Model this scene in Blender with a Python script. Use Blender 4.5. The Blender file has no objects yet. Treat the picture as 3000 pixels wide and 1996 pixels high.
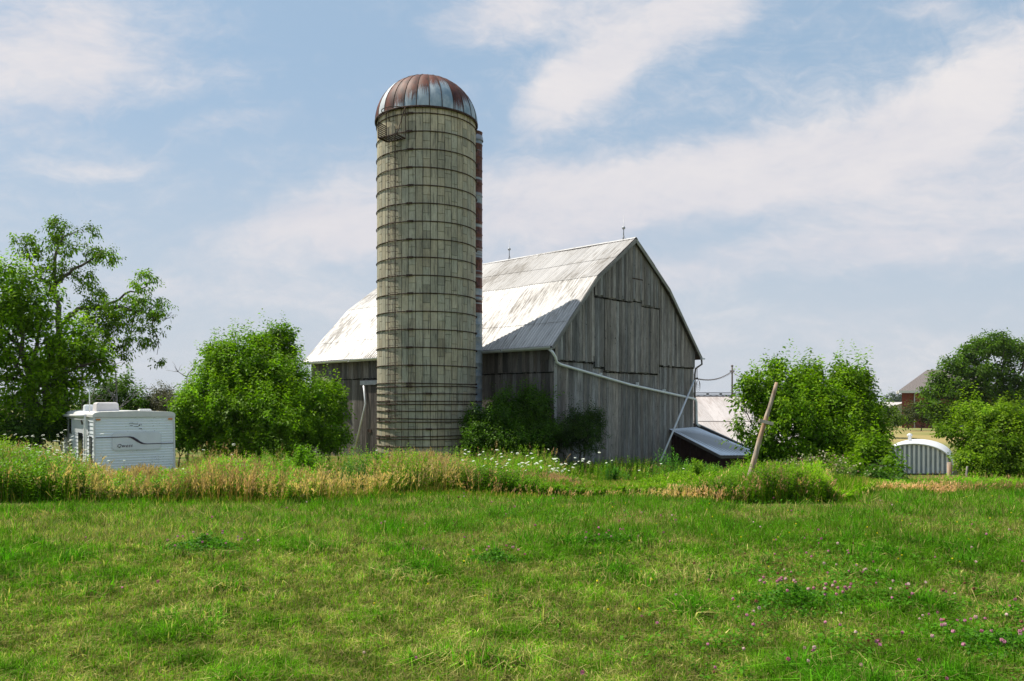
import bpy, math, random
import numpy as np
from mathutils import Vector, Matrix
random.seed(5); RNG = np.random.default_rng(5)
PI = math.pi
sc = bpy.context.scene
COL = sc.collection
# ------------------------------------------------------------------ camera, world, sun, exposure
EYE = 1.7; F = 2304.0; HOR = 1183.0           # photo pixels: focal length, horizon row
cam = bpy.data.cameras.new('camera'); camo = bpy.data.objects.new('camera', cam); COL.objects.link(camo)
camo.location = (0, 0, EYE); camo.rotation_euler = (PI/2, 0, 0)
cam.sensor_width = 36; cam.lens = 36*F/3000; cam.shift_y = (HOR-998)/3000
cam.clip_start = 0.1; cam.clip_end = 8000
sc.camera = camo
SUN_EL = math.radians(60); SUN_AZ = math.radians(-73)      # azimuth from +Y toward +X
SDIR = Vector((math.sin(SUN_AZ)*math.cos(SUN_EL), math.cos(SUN_AZ)*math.cos(SUN_EL), math.sin(SUN_EL)))
sl = bpy.data.lights.new('sun', 'SUN'); sl.energy = 5.0; sl.angle = math.radians(0.55); sl.color = (1, 0.94, 0.82)
slo = bpy.data.objects.new('sun', sl); COL.objects.link(slo)
slo.rotation_euler = SDIR.to_track_quat('Z', 'Y').to_euler(); slo.location = (-20, 20, 40)
sc.view_settings.view_transform = 'Standard'; sc.view_settings.look = 'None'
sc.view_settings.exposure = 0.45; sc.view_settings.gamma = 1; sc.view_settings.use_curve_mapping = False
sc.cycles.max_bounces = 6; sc.cycles.transparent_max_bounces = 8; sc.cycles.diffuse_bounces = 3

world = bpy.data.worlds.new('World'); sc.world = world; world.use_nodes = True
def build_world():
    nt = world.node_tree; nt.nodes.clear(); N = nt.nodes; L = nt.links
    def n(t, **k):
        x = N.new(t)
        for a, b in k.items(): setattr(x, a, b)
        return x
    def m(op, a, b=None, c=None, clamp=False):
        x = N.new('ShaderNodeMath'); x.operation = op; x.use_clamp = clamp
        for i, v in enumerate((a, b, c)):
            if v is None: continue
            if isinstance(v, (int, float)): x.inputs[i].default_value = v
            else: L.new(v, x.inputs[i])
        return x.outputs[0]
    def ss(v, lo, hi, a=0.0, b=1.0):
        x = N.new('ShaderNodeMapRange'); x.interpolation_type = 'SMOOTHSTEP'
        L.new(v, x.inputs['Value']); x.inputs['From Min'].default_value = lo; x.inputs['From Max'].default_value = hi
        x.inputs['To Min'].default_value = a; x.inputs['To Max'].default_value = b
        return x.outputs[0]
    sky = n('ShaderNodeTexSky'); sky.sky_type = 'NISHITA'; sky.sun_disc = False
    sky.sun_elevation = SUN_EL; sky.sun_rotation = SUN_AZ; sky.dust_density = 1.5; sky.ozone_density = 1.0
    tc = n('ShaderNodeTexCoord'); sep = n('ShaderNodeSeparateXYZ'); L.new(tc.outputs['Generated'], sep.inputs[0])
    ya = m('ADD', m('ABSOLUTE', sep.outputs['Y']), 0.12)
    u = m('DIVIDE', sep.outputs['X'], ya); v = m('DIVIDE', sep.outputs['Z'], ya)
    cu = n('ShaderNodeCombineXYZ'); L.new(u, cu.inputs[0]); L.new(v, cu.inputs[1])
    P = cu.outputs[0]
    K = 1/1.13   # the 0.12 above shrinks the coordinates a little
    # warp
    def noise(vec, scale, detail, rough, loc=(0,0,0), rot=0.0, scl=(1,1,1), dist=0.0):
        mp = n('ShaderNodeMapping'); L.new(vec, mp.inputs[0])
        mp.inputs['Location'].default_value = loc; mp.inputs['Rotation'].default_value = (0,0,rot); mp.inputs['Scale'].default_value = scl
        x = n('ShaderNodeTexNoise'); L.new(mp.outputs[0], x.inputs['Vector'])
        x.inputs['Scale'].default_value = scale; x.inputs['Detail'].default_value = detail; x.inputs['Roughness'].default_value = rough
        x.inputs['Distortion'].default_value = dist
        return x.outputs[0]
    w1 = noise(P, 2.6, 5, 0.6, loc=(3,1,0)); w2 = noise(P, 2.6, 5, 0.6, loc=(9,4,0))
    cw = n('ShaderNodeCombineXYZ'); L.new(m('MULTIPLY', m('SUBTRACT', w1, .5), .22), cw.inputs[0]); L.new(m('MULTIPLY', m('SUBTRACT', w2, .5), .16), cw.inputs[1])
    va = n('ShaderNodeVectorMath', operation='ADD'); L.new(P, va.inputs[0]); L.new(cw.outputs[0], va.inputs[1]); PW = va.outputs[0]
    def blob(px, py, rx, ry, deg, amp, inner=0.15):
        mp = n('ShaderNodeMapping', vector_type='TEXTURE'); L.new(PW, mp.inputs[0])
        mp.inputs['Location'].default_value = ((px-1500)/F*K, (HOR-py)/F*K, 0)
        mp.inputs['Rotation'].default_value = (0, 0, math.radians(deg))
        mp.inputs['Scale'].default_value = (rx/F*K, ry/F*K, 1)
        ln = n('ShaderNodeVectorMath', operation='LENGTH'); L.new(mp.outputs[0], ln.inputs[0])
        return ss(ln.outputs['Value'], inner, 1.0, amp, 0.0)
    blobs = [ # px, py, rx, ry, degrees (counter-clockwise), amplitude
        (60, 230, 420, 300, 14, .62), (330, 150, 430, 220, 10, .42), (150, 40, 360, 130, 6, .3), (280, 470, 260, 60, 6, .35), (620, 390, 300, 70, 4, .28), (560, 250, 260, 90, 0, .22),
        (1560, 60, 420, 150, 10, .55), (1900, 120, 440, 200, 24, .75), (1750, 260, 360, 150, 28, .55), (2100, 20, 260, 130, 20, .45), (1620, 350, 260, 130, 40, .45), (1430, 130, 260, 110, 15, .35),
        (2900, 260, 560, 190, 24, .75), (2500, 420, 700, 190, 17, .85), (2000, 560, 800, 190, 11, .85), (1550, 620, 700, 210, 3, .8), (2750, 90, 170, 50, -10, .4),
        (1050, 600, 480, 150, 14, .7), (820, 700, 420, 140, 3, .6), (800, 850, 560, 90, -2, .42), (2800, 560, 800, 260, 8, .75),
        (2400, 760, 900, 110, 6, .55), (1700, 800, 700, 120, 0, .4), (230, 830, 500, 90, 4, .2), (2300, 1000, 1100, 60, 0, .2)]
    tot = None
    for b in blobs:
        x = blob(*b); tot = x if tot is None else m('ADD', tot, x)
    tot = m('MINIMUM', tot, 1.05)
    n1 = noise(P, 5.0, 12, 0.68, rot=math.radians(-18), scl=(.7, 2.0, 1), dist=.5)
    n2 = noise(PW, 30.0, 8, 0.70, rot=math.radians(-16), scl=(.75, 1.5, 1), dist=.5)
    n3 = noise(P, 2.2, 7, 0.55, loc=(7,2,0), scl=(.6, 2.4, 1), rot=math.radians(-10), dist=.6)
    tex = m('ADD', m('MULTIPLY', n1, .80), m('MULTIPLY', n2, .62))
    tex = m('ADD', tex, m('MULTIPLY', n3, .55))          # about .84 on average
    d = m('ADD', tot, m('MULTIPLY', m('SUBTRACT', tex, 1.05), 1.7))
    dens = ss(d, -0.32, 0.98, 0.04, 0.95)
    # pale haze toward the horizon
    hz = ss(v, -0.02, 0.40, 0.85, 0.0)
    # base blue of a thin summer sky
    skc = n('ShaderNodeMix', data_type='RGBA'); skc.inputs['Factor'].default_value = 0.62
    mulS = n('ShaderNodeVectorMath', operation='SCALE'); L.new(sky.outputs[0], mulS.inputs[0]); mulS.inputs['Scale'].default_value = SKYK
    L.new(mulS.outputs[0], skc.inputs[6]); skc.inputs[7].default_value = (3.9, 5.65, 7.5, 1)
    hmix = n('ShaderNodeMix', data_type='RGBA'); L.new(hz, hmix.inputs['Factor']); L.new(skc.outputs[2], hmix.inputs[6]); hmix.inputs[7].default_value = (5.5, 5.85, 6.4, 1)
    csh = ss(m('ADD', m('MULTIPLY', n1, .6), m('MULTIPLY', n3, .6)), .35, .85, 0, 1)
    ccol = n('ShaderNodeMix', data_type='RGBA'); L.new(csh, ccol.inputs['Factor']); ccol.inputs[6].default_value = (6.1, 6.1, 6.7, 1); ccol.inputs[7].default_value = (7.9, 7.5, 7.4, 1)
    cmix = n('ShaderNodeMix', data_type='RGBA'); L.new(dens, cmix.inputs['Factor']); L.new(hmix.outputs[2], cmix.inputs[6]); L.new(ccol.outputs[2], cmix.inputs[7])
    bg = n('ShaderNodeBackground'); L.new(cmix.outputs[2], bg.inputs['Color']); bg.inputs['Strength'].default_value = 0.082
    out = n('ShaderNodeOutputWorld'); L.new(bg.outputs[0], out.inputs[0])
SKYK = 0.8
build_world()

# ------------------------------------------------------------------ helpers
def P3(px, py, D): return Vector(((px-1500)/F*D, D, EYE+(HOR-py)/F*D))
def smst(a, b, x):
    t = np.clip((np.asarray(x, float)-a)/(b-a), 0, 1); return t*t*(3-2*t)
OFF = {}
def thing(name, label, cat, loc=(0,0,0), group=None, local=False, rotz=0):
    o = bpy.data.objects.new(name, None); COL.objects.link(o); o.location = loc; o.rotation_euler = (0,0,rotz)
    o.empty_display_size = .3
    o['label'] = label; o['category'] = cat
    if group: o['group'] = group
    OFF[o.name] = (0,0,0) if local else tuple(loc)
    return o
def tag(o, label=None, cat=None, group=None, kind=None):
    if label: o['label'] = label
    if cat: o['category'] = cat
    if group: o['group'] = group
    if kind: o['kind'] = kind
    return o
def link(name, me, mat, parent):
    o = bpy.data.objects.new(name, me); COL.objects.link(o)
    if mat: me.materials.append(mat)
    if parent: o.parent = parent; OFF[o.name] = OFF[parent.name]
    else: OFF[o.name] = (0,0,0)
    return o
class MB:
    def __init__(s): s.v=[]; s.f=[]; s.c=[]; s.uv=[]; s.sm=[]
    def add(s, vs, fs, col=(1,1,1), uvs=None, smooth=False):
        b=len(s.v); s.v += [tuple(p) for p in vs]
        cols = col if (isinstance(col, list)) else [col]*len(vs)
        s.c += cols
        for f in fs: s.f.append([b+i for i in f]); s.sm.append(smooth)
        s.uv += (uvs if uvs is not None else [(0,0)]*len(vs))
    def hexa(s, c8, col=(1,1,1), uvs=None):
        # c8: bottom 4 (ccw), top 4
        s.add(c8, [(0,3,2,1),(4,5,6,7),(0,1,5,4),(1,2,6,5),(2,3,7,6),(3,0,4,7)], col, uvs)
    def box(s, c, size, R=None, col=(1,1,1)):
        hx,hy,hz=[q/2 for q in size]; pts=[(-hx,-hy,-hz),(hx,-hy,-hz),(hx,hy,-hz),(-hx,hy,-hz),(-hx,-hy,hz),(hx,-hy,hz),(hx,hy,hz),(-hx,hy,hz)]
        c=Vector(c); out=[]
        for p in pts:
            q=Vector(p)
            if R is not None: q=R@q
            out.append(c+q)
        ou=random.random()*10
        s.hexa(out, col, [(p[0]+p[1]+ou, p[2]) for p in pts])
    def bar(s, a, b, w, h, up=(0,0,1), col=(1,1,1)):
        a=Vector(a); b=Vector(b); d=(b-a); L=d.length; d.normalize(); u=Vector(up); x=d.cross(u)
        if x.length<1e-4: x=d.cross(Vector((1,0,0)))
        x.normalize(); u=x.cross(d)
        pts=[]; uvs=[]
        for e,(q,l) in enumerate(((a,0),(b,L))):
            for sx,su in ((-1,-1),(1,-1),(1,1),(-1,1)):
                pts.append(q+x*sx*w/2+u*su*h/2); uvs.append((sx*w/2+su*h/2, l))
        s.hexa(pts, col, uvs)
    def tube(s, pts, rad, seg=8, col=(1,1,1), cap=True, smooth=True):
        pts=[Vector(p) for p in pts]; n=len(pts)
        if not hasattr(rad,'__len__'): rad=[rad]*n
        vs=[]; uvs=[]; prev=None; L=0
        for i,p in enumerate(pts):
            d=(pts[min(i+1,n-1)]-pts[max(i-1,0)]).normalized()
            if prev is None:
                x=d.cross(Vector((0,0,1)))
                if x.length<.05: x=d.cross(Vector((1,0,0)))
            else: x=prev-d*prev.dot(d)
            x.normalize(); prev=x; y=d.cross(x)
            if i: L+=(p-pts[i-1]).length
            for k in range(seg):
                a=2*PI*k/seg; vs.append(p+(x*math.cos(a)+y*math.sin(a))*rad[i]); uvs.append((k/seg, L))
        fs=[]
        for i in range(n-1):
            for k in range(seg):
                k2=(k+1)%seg; fs.append((i*seg+k, i*seg+k2, (i+1)*seg+k2, (i+1)*seg+k))
        if cap: fs.append(tuple(range(seg-1,-1,-1))); fs.append(tuple((n-1)*seg+k for k in range(seg)))
        s.add(vs, fs, col, uvs, smooth)
    def lathe(s, prof, c, seg=24, col=(1,1,1), smooth=True, a0=0, a1=2*PI):
        vs=[]; uvs=[]
        for r,z in prof:
            for k in range(seg):
                a=a0+(a1-a0)*k/seg; vs.append((c[0]+r*math.cos(a), c[1]+r*math.sin(a), c[2]+z)); uvs.append((k/seg, z))
        fs=[]
        for i in range(len(prof)-1):
            for k in range(seg):
                k2=(k+1)%seg; fs.append((i*seg+k, i*seg+k2, (i+1)*seg+k2, (i+1)*seg+k))
        s.add(vs, fs, col, uvs, smooth)
    def build(s, name, mat, parent=None):
        me=bpy.data.meshes.new(name); ox,oy,oz = OFF[parent.name] if parent else (0,0,0)
        me.from_pydata([(p[0]-ox,p[1]-oy,p[2]-oz) for p in s.v], [], s.f)
        ca=me.color_attributes.new('Col','FLOAT_COLOR','POINT')
        ca.data.foreach_set('color', np.array([(c[0],c[1],c[2],1) for c in s.c], np.float32).ravel())
        uvl=me.uv_layers.new(name='UVMap'); uv=np.array(s.uv, np.float32)
        idx=np.zeros(len(me.loops), np.int32); me.loops.foreach_get('vertex_index', idx)
        uvl.data.foreach_set('uv', uv[idx].ravel())
        me.polygons.foreach_set('use_smooth', s.sm); me.update()
        return link(name, me, mat, parent)
def quads_obj(name, V, C, mat, parent=None, nf=4):
    """V: (N,nf,3) array of separate faces, C: (N,3) colours (linear)"""
    V=np.asarray(V, np.float32); N=V.shape[0]; ox = OFF[parent.name] if parent else (0,0,0)
    V=V-np.array(ox, np.float32)
    me=bpy.data.meshes.new(name); me.vertices.add(N*nf); me.vertices.foreach_set('co', V.ravel())
    me.loops.add(N*nf); me.loops.foreach_set('vertex_index', np.arange(N*nf, dtype=np.int32))
    me.polygons.add(N); me.polygons.foreach_set('loop_start', np.arange(0,N*nf,nf, dtype=np.int32)); me.polygons.foreach_set('loop_total', np.full(N,nf,np.int32))
    me.update(calc_edges=True)
    ca=me.color_attributes.new('Col','FLOAT_COLOR','POINT')
    C4=np.ones((N,nf,4), np.float32); C4[:,:,:3]=np.asarray(C, np.float32)[:,None,:]
    ca.data.foreach_set('color', C4.ravel())
    return link(name, me, mat, parent)
# value noise for numpy
_T = np.random.default_rng(77).random((256,256))
def vnoise(x, y, sc=1.0, o=0):
    x=np.asarray(x,float)*sc+37.3+o*17; y=np.asarray(y,float)*sc+91.7+o*29
    xi=np.floor(x).astype(int); yi=np.floor(y).astype(int); fx=x-xi; fy=y-yi; fx=fx*fx*(3-2*fx); fy=fy*fy*(3-2*fy)
    a=_T[xi%256,yi%256]; b=_T[(xi+1)%256,yi%256]; c=_T[xi%256,(yi+1)%256]; d=_T[(xi+1)%256,(yi+1)%256]
    return (a*(1-fx)+b*fx)*(1-fy)+(c*(1-fx)+d*fx)*fy
def fbm(x,y,sc,o=0): return .5*vnoise(x,y,sc,o)+.3*vnoise(x,y,sc*2.1,o+3)+.2*vnoise(x,y,sc*4.3,o+5)
# ------------------------------------------------------------------ materials
def newmat(name):
    m=bpy.data.materials.new(name); m.use_nodes=True; nt=m.node_tree; nt.nodes.clear(); return m, nt
class G:
    def __init__(s, name): s.m, s.nt = newmat(name); s.N=s.nt.nodes; s.L=s.nt.links
    def n(s, t, **k):
        x=s.N.new(t)
        for a,b in k.items(): setattr(x,a,b)
        return x
    def set(s, sock, v):
        if isinstance(v, bpy.types.NodeSocket): s.L.new(v, sock)
        elif isinstance(v, tuple) and len(v)==3 and sock.type=='RGBA': sock.default_value=(*v,1)
        else: sock.default_value=v
    def noise(s, vec, scale, detail=4, rough=.55, scl=(1,1,1), dist=0, rot=(0,0,0)):
        mp=s.n('ShaderNodeMapping'); s.L.new(vec, mp.inputs[0]); mp.inputs['Scale'].default_value=scl; mp.inputs['Rotation'].default_value=rot
        x=s.n('ShaderNodeTexNoise'); s.L.new(mp.outputs[0], x.inputs['Vector']); x.inputs['Scale'].default_value=scale
        x.inputs['Detail'].default_value=detail; x.inputs['Roughness'].default_value=rough; x.inputs['Distortion'].default_value=dist
        return x.outputs[0]
    def math(s, op, a, b=0.0, c=None):
        x=s.n('ShaderNodeMath', operation=op); s.set(x.inputs[0],a); s.set(x.inputs[1],b)
        if c is not None: s.set(x.inputs[2], c)
        return x.outputs[0]
    def ss(s, v, lo, hi, a=0.0, b=1.0):
        x=s.n('ShaderNodeMapRange', interpolation_type='SMOOTHSTEP'); s.set(x.inputs['Value'],v)
        for k,q in (('From Min',lo),('From Max',hi),('To Min',a),('To Max',b)): x.inputs[k].default_value=q
        return x.outputs[0]
    def mix(s, f, a, b, mode='MIX'):
        x=s.n('ShaderNodeMix', data_type='RGBA', blend_type=mode); s.set(x.inputs['Factor'],f); s.set(x.inputs[6],a); s.set(x.inputs[7],b); return x.outputs[2]
    def mulc(s, col, v):
        x=s.n('ShaderNodeVectorMath', operation='SCALE'); s.set(x.inputs[0],col); s.set(x.inputs['Scale'],v); return x.outputs[0]
    def attr(s): return s.n('ShaderNodeAttribute', attribute_name='Col').outputs['Color']
    def obj(s): return s.n('ShaderNodeTexCoord').outputs['Object']
    def uv(s): return s.n('ShaderNodeTexCoord').outputs['UV']
    def out(s, col, rough=.7, metal=0.0, spec=.3, bump=None, bstr=.4, bdist=.02):
        p=s.n('ShaderNodeBsdfPrincipled'); s.set(p.inputs['Base Color'],col); s.set(p.inputs['Roughness'],rough); s.set(p.inputs['Metallic'],metal)
        s.set(p.inputs['Specular IOR Level'], spec)
        if bump is not None:
            b=s.n('ShaderNodeBump'); s.set(b.inputs['Height'],bump); b.inputs['Strength'].default_value=bstr; b.inputs['Distance'].default_value=bdist
            s.L.new(b.outputs[0], p.inputs['Normal'])
        o=s.n('ShaderNodeOutputMaterial'); s.L.new(p.outputs[0], o.inputs[0]); return s.m
def mat_plain(name, col, rough=.6, metal=0, spec=.3, var=.25, nscale=6):
    g=G(name); c=g.mulc(g.mix(0, col, col), g.ss(g.noise(g.obj(), nscale, 5), .25, .75, 1-var, 1+var*.6)); return g.out(c, rough, metal, spec)
def mat_leaf(name, trans=.4, rough=.5, tk=1.5, spec=.13):
    g=G(name); c=g.attr()
    p=g.n('ShaderNodeBsdfPrincipled'); g.set(p.inputs['Base Color'],c); p.inputs['Roughness'].default_value=rough; p.inputs['Specular IOR Level'].default_value=spec
    t=g.n('ShaderNodeBsdfTranslucent'); g.set(t.inputs['Color'], g.mix(1.0, c, (tk*1.0,tk*1.15,tk*.55), 'MULTIPLY'))
    mx=g.n('ShaderNodeMixShader'); mx.inputs[0].default_value=trans; g.L.new(p.outputs[0],mx.inputs[1]); g.L.new(t.outputs[0],mx.inputs[2])
    o=g.n('ShaderNodeOutputMaterial'); g.L.new(mx.outputs[0],o.inputs[0]); return g.m
M={}
M['leaf']=mat_leaf('leaf'); M['grass']=mat_leaf('grass_blade', .35, .8, 1.4, .08); M['flower']=mat_leaf('petal', .3, .8, 1.0)
def bark(name, a, b):
    g=G(name); v=g.obj(); n=g.noise(v, 9, 6, .6, (1,1,.25)); c=g.mix(g.ss(n,.3,.7), a, b); return g.out(c, .9, 0, .2, n, .6, .03)
M['bark']=bark('bark', (.05,.04,.032), (.16,.135,.11)); M['deadwood']=bark('dead_wood', (.13,.115,.10), (.36,.33,.30))
# weathered barn boards
def mat_boards(name, tint=(1,1,1)):
    g=G(name); a=g.attr(); uv=g.uv()
    gr=g.noise(uv, 3.6, 9, .72, (17,.5,1), .5); gr2=g.noise(uv, 1.1, 5, .6, (2.2,.35,1)); kn=g.noise(uv, 5.5, 2, .5, (1.6,1,1))
    c=g.mulc(a, g.ss(gr,.28,.74,.30,1.4)); c=g.mulc(c, g.ss(gr2,.3,.7,.62,1.2))
    c=g.mix(g.ss(kn,.68,.74), c, (.035,.03,.028))
    c=g.mix(g.ss(g.noise(uv,.8,4,.6,(1.5,.5,1)),.56,.75,0,.35), c, (.11,.085,.06))
    c=g.mix(1.0, c, tint, 'MULTIPLY')
    return g.out(c, .88, 0, .25, gr, .5, .01)
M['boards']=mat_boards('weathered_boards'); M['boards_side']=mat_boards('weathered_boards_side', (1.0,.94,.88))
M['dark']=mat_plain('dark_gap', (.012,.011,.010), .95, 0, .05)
def mat_roof(name, base, dirt, amt=.5, rough=.42, metal=.0):
    g=G(name); uv=g.uv(); a=g.attr()
    st=g.noise(uv, 2.2, 7, .62, (4.5,.42,1), .2); pa=g.noise(uv, .28, 5, .6, (1,.9,1)); fine=g.noise(uv, 9, 5, .7, (6,.35,1))
    lo=g.math('ADD', g.math('MULTIPLY', st,.62), g.math('MULTIPLY', pa,.55)); lo=g.math('ADD', lo, g.math('MULTIPLY', fine,.28))
    f=g.ss(lo, .66, .88, 0, amt); base_c=g.mix(1.0, a, base, 'MULTIPLY')
    c=g.mix(f, base_c, dirt)
    c=g.mix(g.ss(fine,.56,.8,0,.45*amt*2), c, dirt)
    return g.out(c, g.ss(lo,.6,.95,rough,.8), metal, .5)
M['roof']=mat_roof('painted_metal_roof', (.61,.59,.58), (.12,.10,.08), .88)
M['roof2']=mat_roof('old_metal_roof', (.46,.42,.41), (.22,.17,.15), .6, .5)
M['roof3']=mat_roof('leanto_metal_roof', (.74,.78,.84), (.30,.30,.32), .4, .5, .05)
M['gutter']=mat_plain('gutter_metal', (.62,.64,.66), .35, .1, .5, .12, 3)
M['downspout']=mat_plain('white_downspout', (.74,.76,.74), .35, 0, .5, .12, 4)
M['brownpipe']=mat_plain('brown_downspout', (.12,.10,.085), .6, 0, .3, .3, 4)
M['steel']=mat_plain('dull_steel', (.30,.31,.33), .5, .5, .4, .25, 5)
M['rust']=mat_plain('rusty_iron', (.060,.036,.026), .85, .1, .25, .5, 8)
M['rustlight']=mat_plain('galvanised_rung', (.10,.07,.055), .7, .2, .3, .5, 8)
def mat_stave():
    g=G('concrete_staves'); a=g.attr(); v=g.obj(); uv=g.uv()
    n1=g.noise(v, 1.3, 6, .65, (1,1,.45)); n2=g.noise(v, 14, 5, .7); run=g.noise(v, 5, 5, .62, (3,3,.22), .3)
    c=g.mulc(a, g.ss(n1,.25,.75,.72,1.18)); c=g.mulc(c, g.ss(n2,.2,.8,.86,1.1))
    c=g.mix(g.ss(run,.50,.70,0,.78), c, (.085,.085,.072))
    c=g.mix(g.ss(g.noise(v,2.5,5,.6,(1,1,.5)),.62,.75,0,.35), c, (.30,.19,.09))
    return g.out(c, .85, 0, .25, n2, .3, .01)
M['stave']=mat_stave()
def mat_dome():
    g=G('rusted_dome_metal'); a=g.attr(); v=g.obj(); uv=g.uv(); sx=g.n('ShaderNodeSeparateXYZ'); g.L.new(uv,sx.inputs[0]); 
    sa=g.n('ShaderNodeSeparateColor'); g.L.new(a, sa.inputs[0])
    jag=g.noise(uv, 10, 6, .7, (9,.35,1), .3)
    # uv.y = height share (0 at the rim), red channel of Col = how low the rust has run on that panel
    edge=g.math('SUBTRACT', g.math('ADD', sx.outputs['Y'], g.math('MULTIPLY', g.math('SUBTRACT', jag,.5), .85)), sa.outputs[0])
    f=g.ss(edge,-.03,.05)
    rn=g.noise(v, 3.5, 6, .65, (1,1,.4)); rust=g.mix(g.ss(rn,.3,.72), (.040,.013,.011), (.150,.042,.022))
    gal=g.mix(g.ss(g.noise(v,3,5,.6,(1,1,.5)),.35,.7), (.20,.28,.34), (.40,.46,.50))
    c=g.mix(f, gal, rust); c=g.mix(g.math('MULTIPLY',sa.outputs[1],g.ss(rn,.2,.8,.7,1)), c, (.62,.62,.63))  # green channel of Col mixes in pale grey as painted sun glare
    return g.out(c, g.math('ADD', g.math('MULTIPLY', f,.12), .5), g.math('ADD', g.math('MULTIPLY', f,-.05), .06), .25)
M['dome']=mat_dome()
def mat_chute():
    g=G('banded_chute_metal'); v=g.uv(); o=g.obj(); sx=g.n('ShaderNodeSeparateXYZ'); g.L.new(o,sx.inputs[0])
    zz=g.n('ShaderNodeCombineXYZ'); g.L.new(sx.outputs['Z'], zz.inputs[2])
    band=g.noise(zz.outputs[0], 1.15, 3, .6); up=g.ss(sx.outputs['Z'], 5.5, 9.5, -.10, .07)
    f=g.ss(g.math('ADD',band,up),.50,.54); gal=g.mix(g.ss(g.noise(o,4,5,.6),.3,.7),(.20,.25,.29),(.36,.38,.37))
    return g.out(g.mix(f,gal,g.mix(g.ss(g.noise(o,8,5,.6),.3,.7),(.055,.020,.017),(.15,.055,.035))), .6, .25, .4)
M['chute']=mat_chute()
M['siding']=mat_plain('white_siding', (.66,.69,.72), .4, 0, .4, .06, 3)
def mat_trailer():
    g=G('mildewed_white_siding'); v=g.obj(); uv=g.uv()
    sp=g.noise(v, 26, 4, .75, (1,1,1)); bl=g.noise(v, 1.5, 4, .6, (1,1,1.6)); sx=g.n('ShaderNodeSeparateXYZ'); g.L.new(v,sx.inputs[0])
    side=g.ss(sx.outputs['X'], .2, 1.25, -.05, .11)
    f=g.ss(g.math('ADD', g.math('ADD', sp, g.math('MULTIPLY', bl,.35)), side), .90, .96, 0, .8)
    c=g.mix(g.ss(g.noise(v,2,3),.3,.7,0,.35),(.80,.84,.88),(.68,.73,.79)); c=g.mix(f, c, (.05,.06,.08)); return g.out(c,.38,0,.45)
M['tsiding']=mat_trailer()
M['twhite']=mat_plain('trailer_trim', (.66,.65,.63), .4, 0, .4, .08, 3)
M['tpanel']=mat_plain('trailer_hatch_panel', (.68,.70,.72), .4, 0, .4, .08, 3)
M['glass']=mat_plain('dark_window', (.02,.022,.025), .12, 0, .6, .2, 3)
M['amber']=mat_plain('amber_lens', (.72,.24,.02), .3, 0, .5, .1, 3)
M['decal_dark']=mat_plain('dark_decal', (.055,.035,.06), .5, 0, .3, .1, 3)
M['tgrey']=mat_plain('aircon_shroud', (.60,.57,.56), .5, 0, .4, .1, 3)
M['aground']=None
def mat_brick():
    g=G('red_brick'); v=g.uv(); b=g.n('ShaderNodeTexBrick'); g.L.new(v,b.inputs['Vector']); b.inputs['Scale'].default_value=4.3
    b.inputs['Color1'].default_value=(.23,.050,.032,1); b.inputs['Color2'].default_value=(.17,.040,.028,1); b.inputs['Mortar'].default_value=(.25,.15,.12,1); b.inputs['Mortar Size'].default_value=.012
    return g.out(g.mulc(b.outputs[0], g.ss(g.noise(v,.7,4),.3,.7,.8,1.15)), .9, 0, .2)
M['brick']=mat_brick()
def mat_shingle():
    g=G('mottled_shingles'); v=g.uv(); n=g.noise(v, 7, 3, .8, (1,2,1)); return g.out(g.mix(g.ss(n,.35,.65), (.10,.085,.08), (.27,.235,.225)), .9, 0, .2)
M['shingle']=mat_shingle()
M['polewood']=bark('old_pole_wood', (.34,.28,.22), (.60,.52,.43))
def mat_pole():
    g=G('weathered_pole'); v=g.obj(); n=g.noise(v, 10, 6, .65, (1.4,1.4,.10)); n2=g.noise(v,1.7,3,.5)
    c=g.mix(g.ss(n,.3,.68), (.13,.09,.065), (.46,.38,.30)); c=g.mix(g.ss(n2,.48,.62,0,.5), c, (.40,.20,.09)); return g.out(c,.9,0,.2,n,.7,.02)
M['pole']=mat_pole()
M['huttin']=mat_plain('hut_white_metal', (.72,.72,.72), .4, .05, .5, .1, 1.5)
M['hutdark']=mat_plain('hut_grey_recess', (.30,.34,.37), .6, .1, .3, .2, 2)
M['redpaint']=mat_plain('dark_red_boards', (.030,.013,.011), .85, 0, .2, .4, 5)

# ------------------------------------------------------------------ terrain
def gz(x, y):
    x=np.asarray(x,float); y=np.asarray(y,float)
    z=-1.2*smst(13,29,y)-.3*smst(-8,-13,x)*smst(15,24,y)
    r=smst(5,15,x)
    z=z-1.6*r*smst(20,42,y)*(1-smst(52,80,y)*.75)
    z=z-.5*smst(60,140,y)
    z=z+.05*(fbm(x,y,.22,1)-.5)*smst(2,6,y)+.5*(fbm(x,y,.02,2)-.5)*smst(80,160,y)
    return z
def GZ(x,y): return float(gz(x,y))
def mow_px(px):   # photo row where the mown lawn ends
    return np.interp(px, [-600,0,400,900,1130,1300,1500,2000,2200,2430,2560,3000,3600],[1482,1482,1476,1466,1452,1446,1452,1458,1476,1482,1452,1436,1430])
_ds=np.linspace(8,26,400)
def mow_D_at(px):
    out=[]
    for p in np.atleast_1d(px):
        row=HOR+(EYE-gz((p-1500)/F*_ds,_ds))/_ds*F; k=int(np.argmin(np.abs(row-mow_px(p)))); out.append(_ds[k])
    return np.array(out)
_pp=np.linspace(-900,3900,60); _dd=np.minimum(mow_D_at(_pp),17.0)
def mow_D(x,y):
    px=1500+np.asarray(x)/np.maximum(np.asarray(y),1)*F
    return np.interp(px,_pp,_dd)
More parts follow.
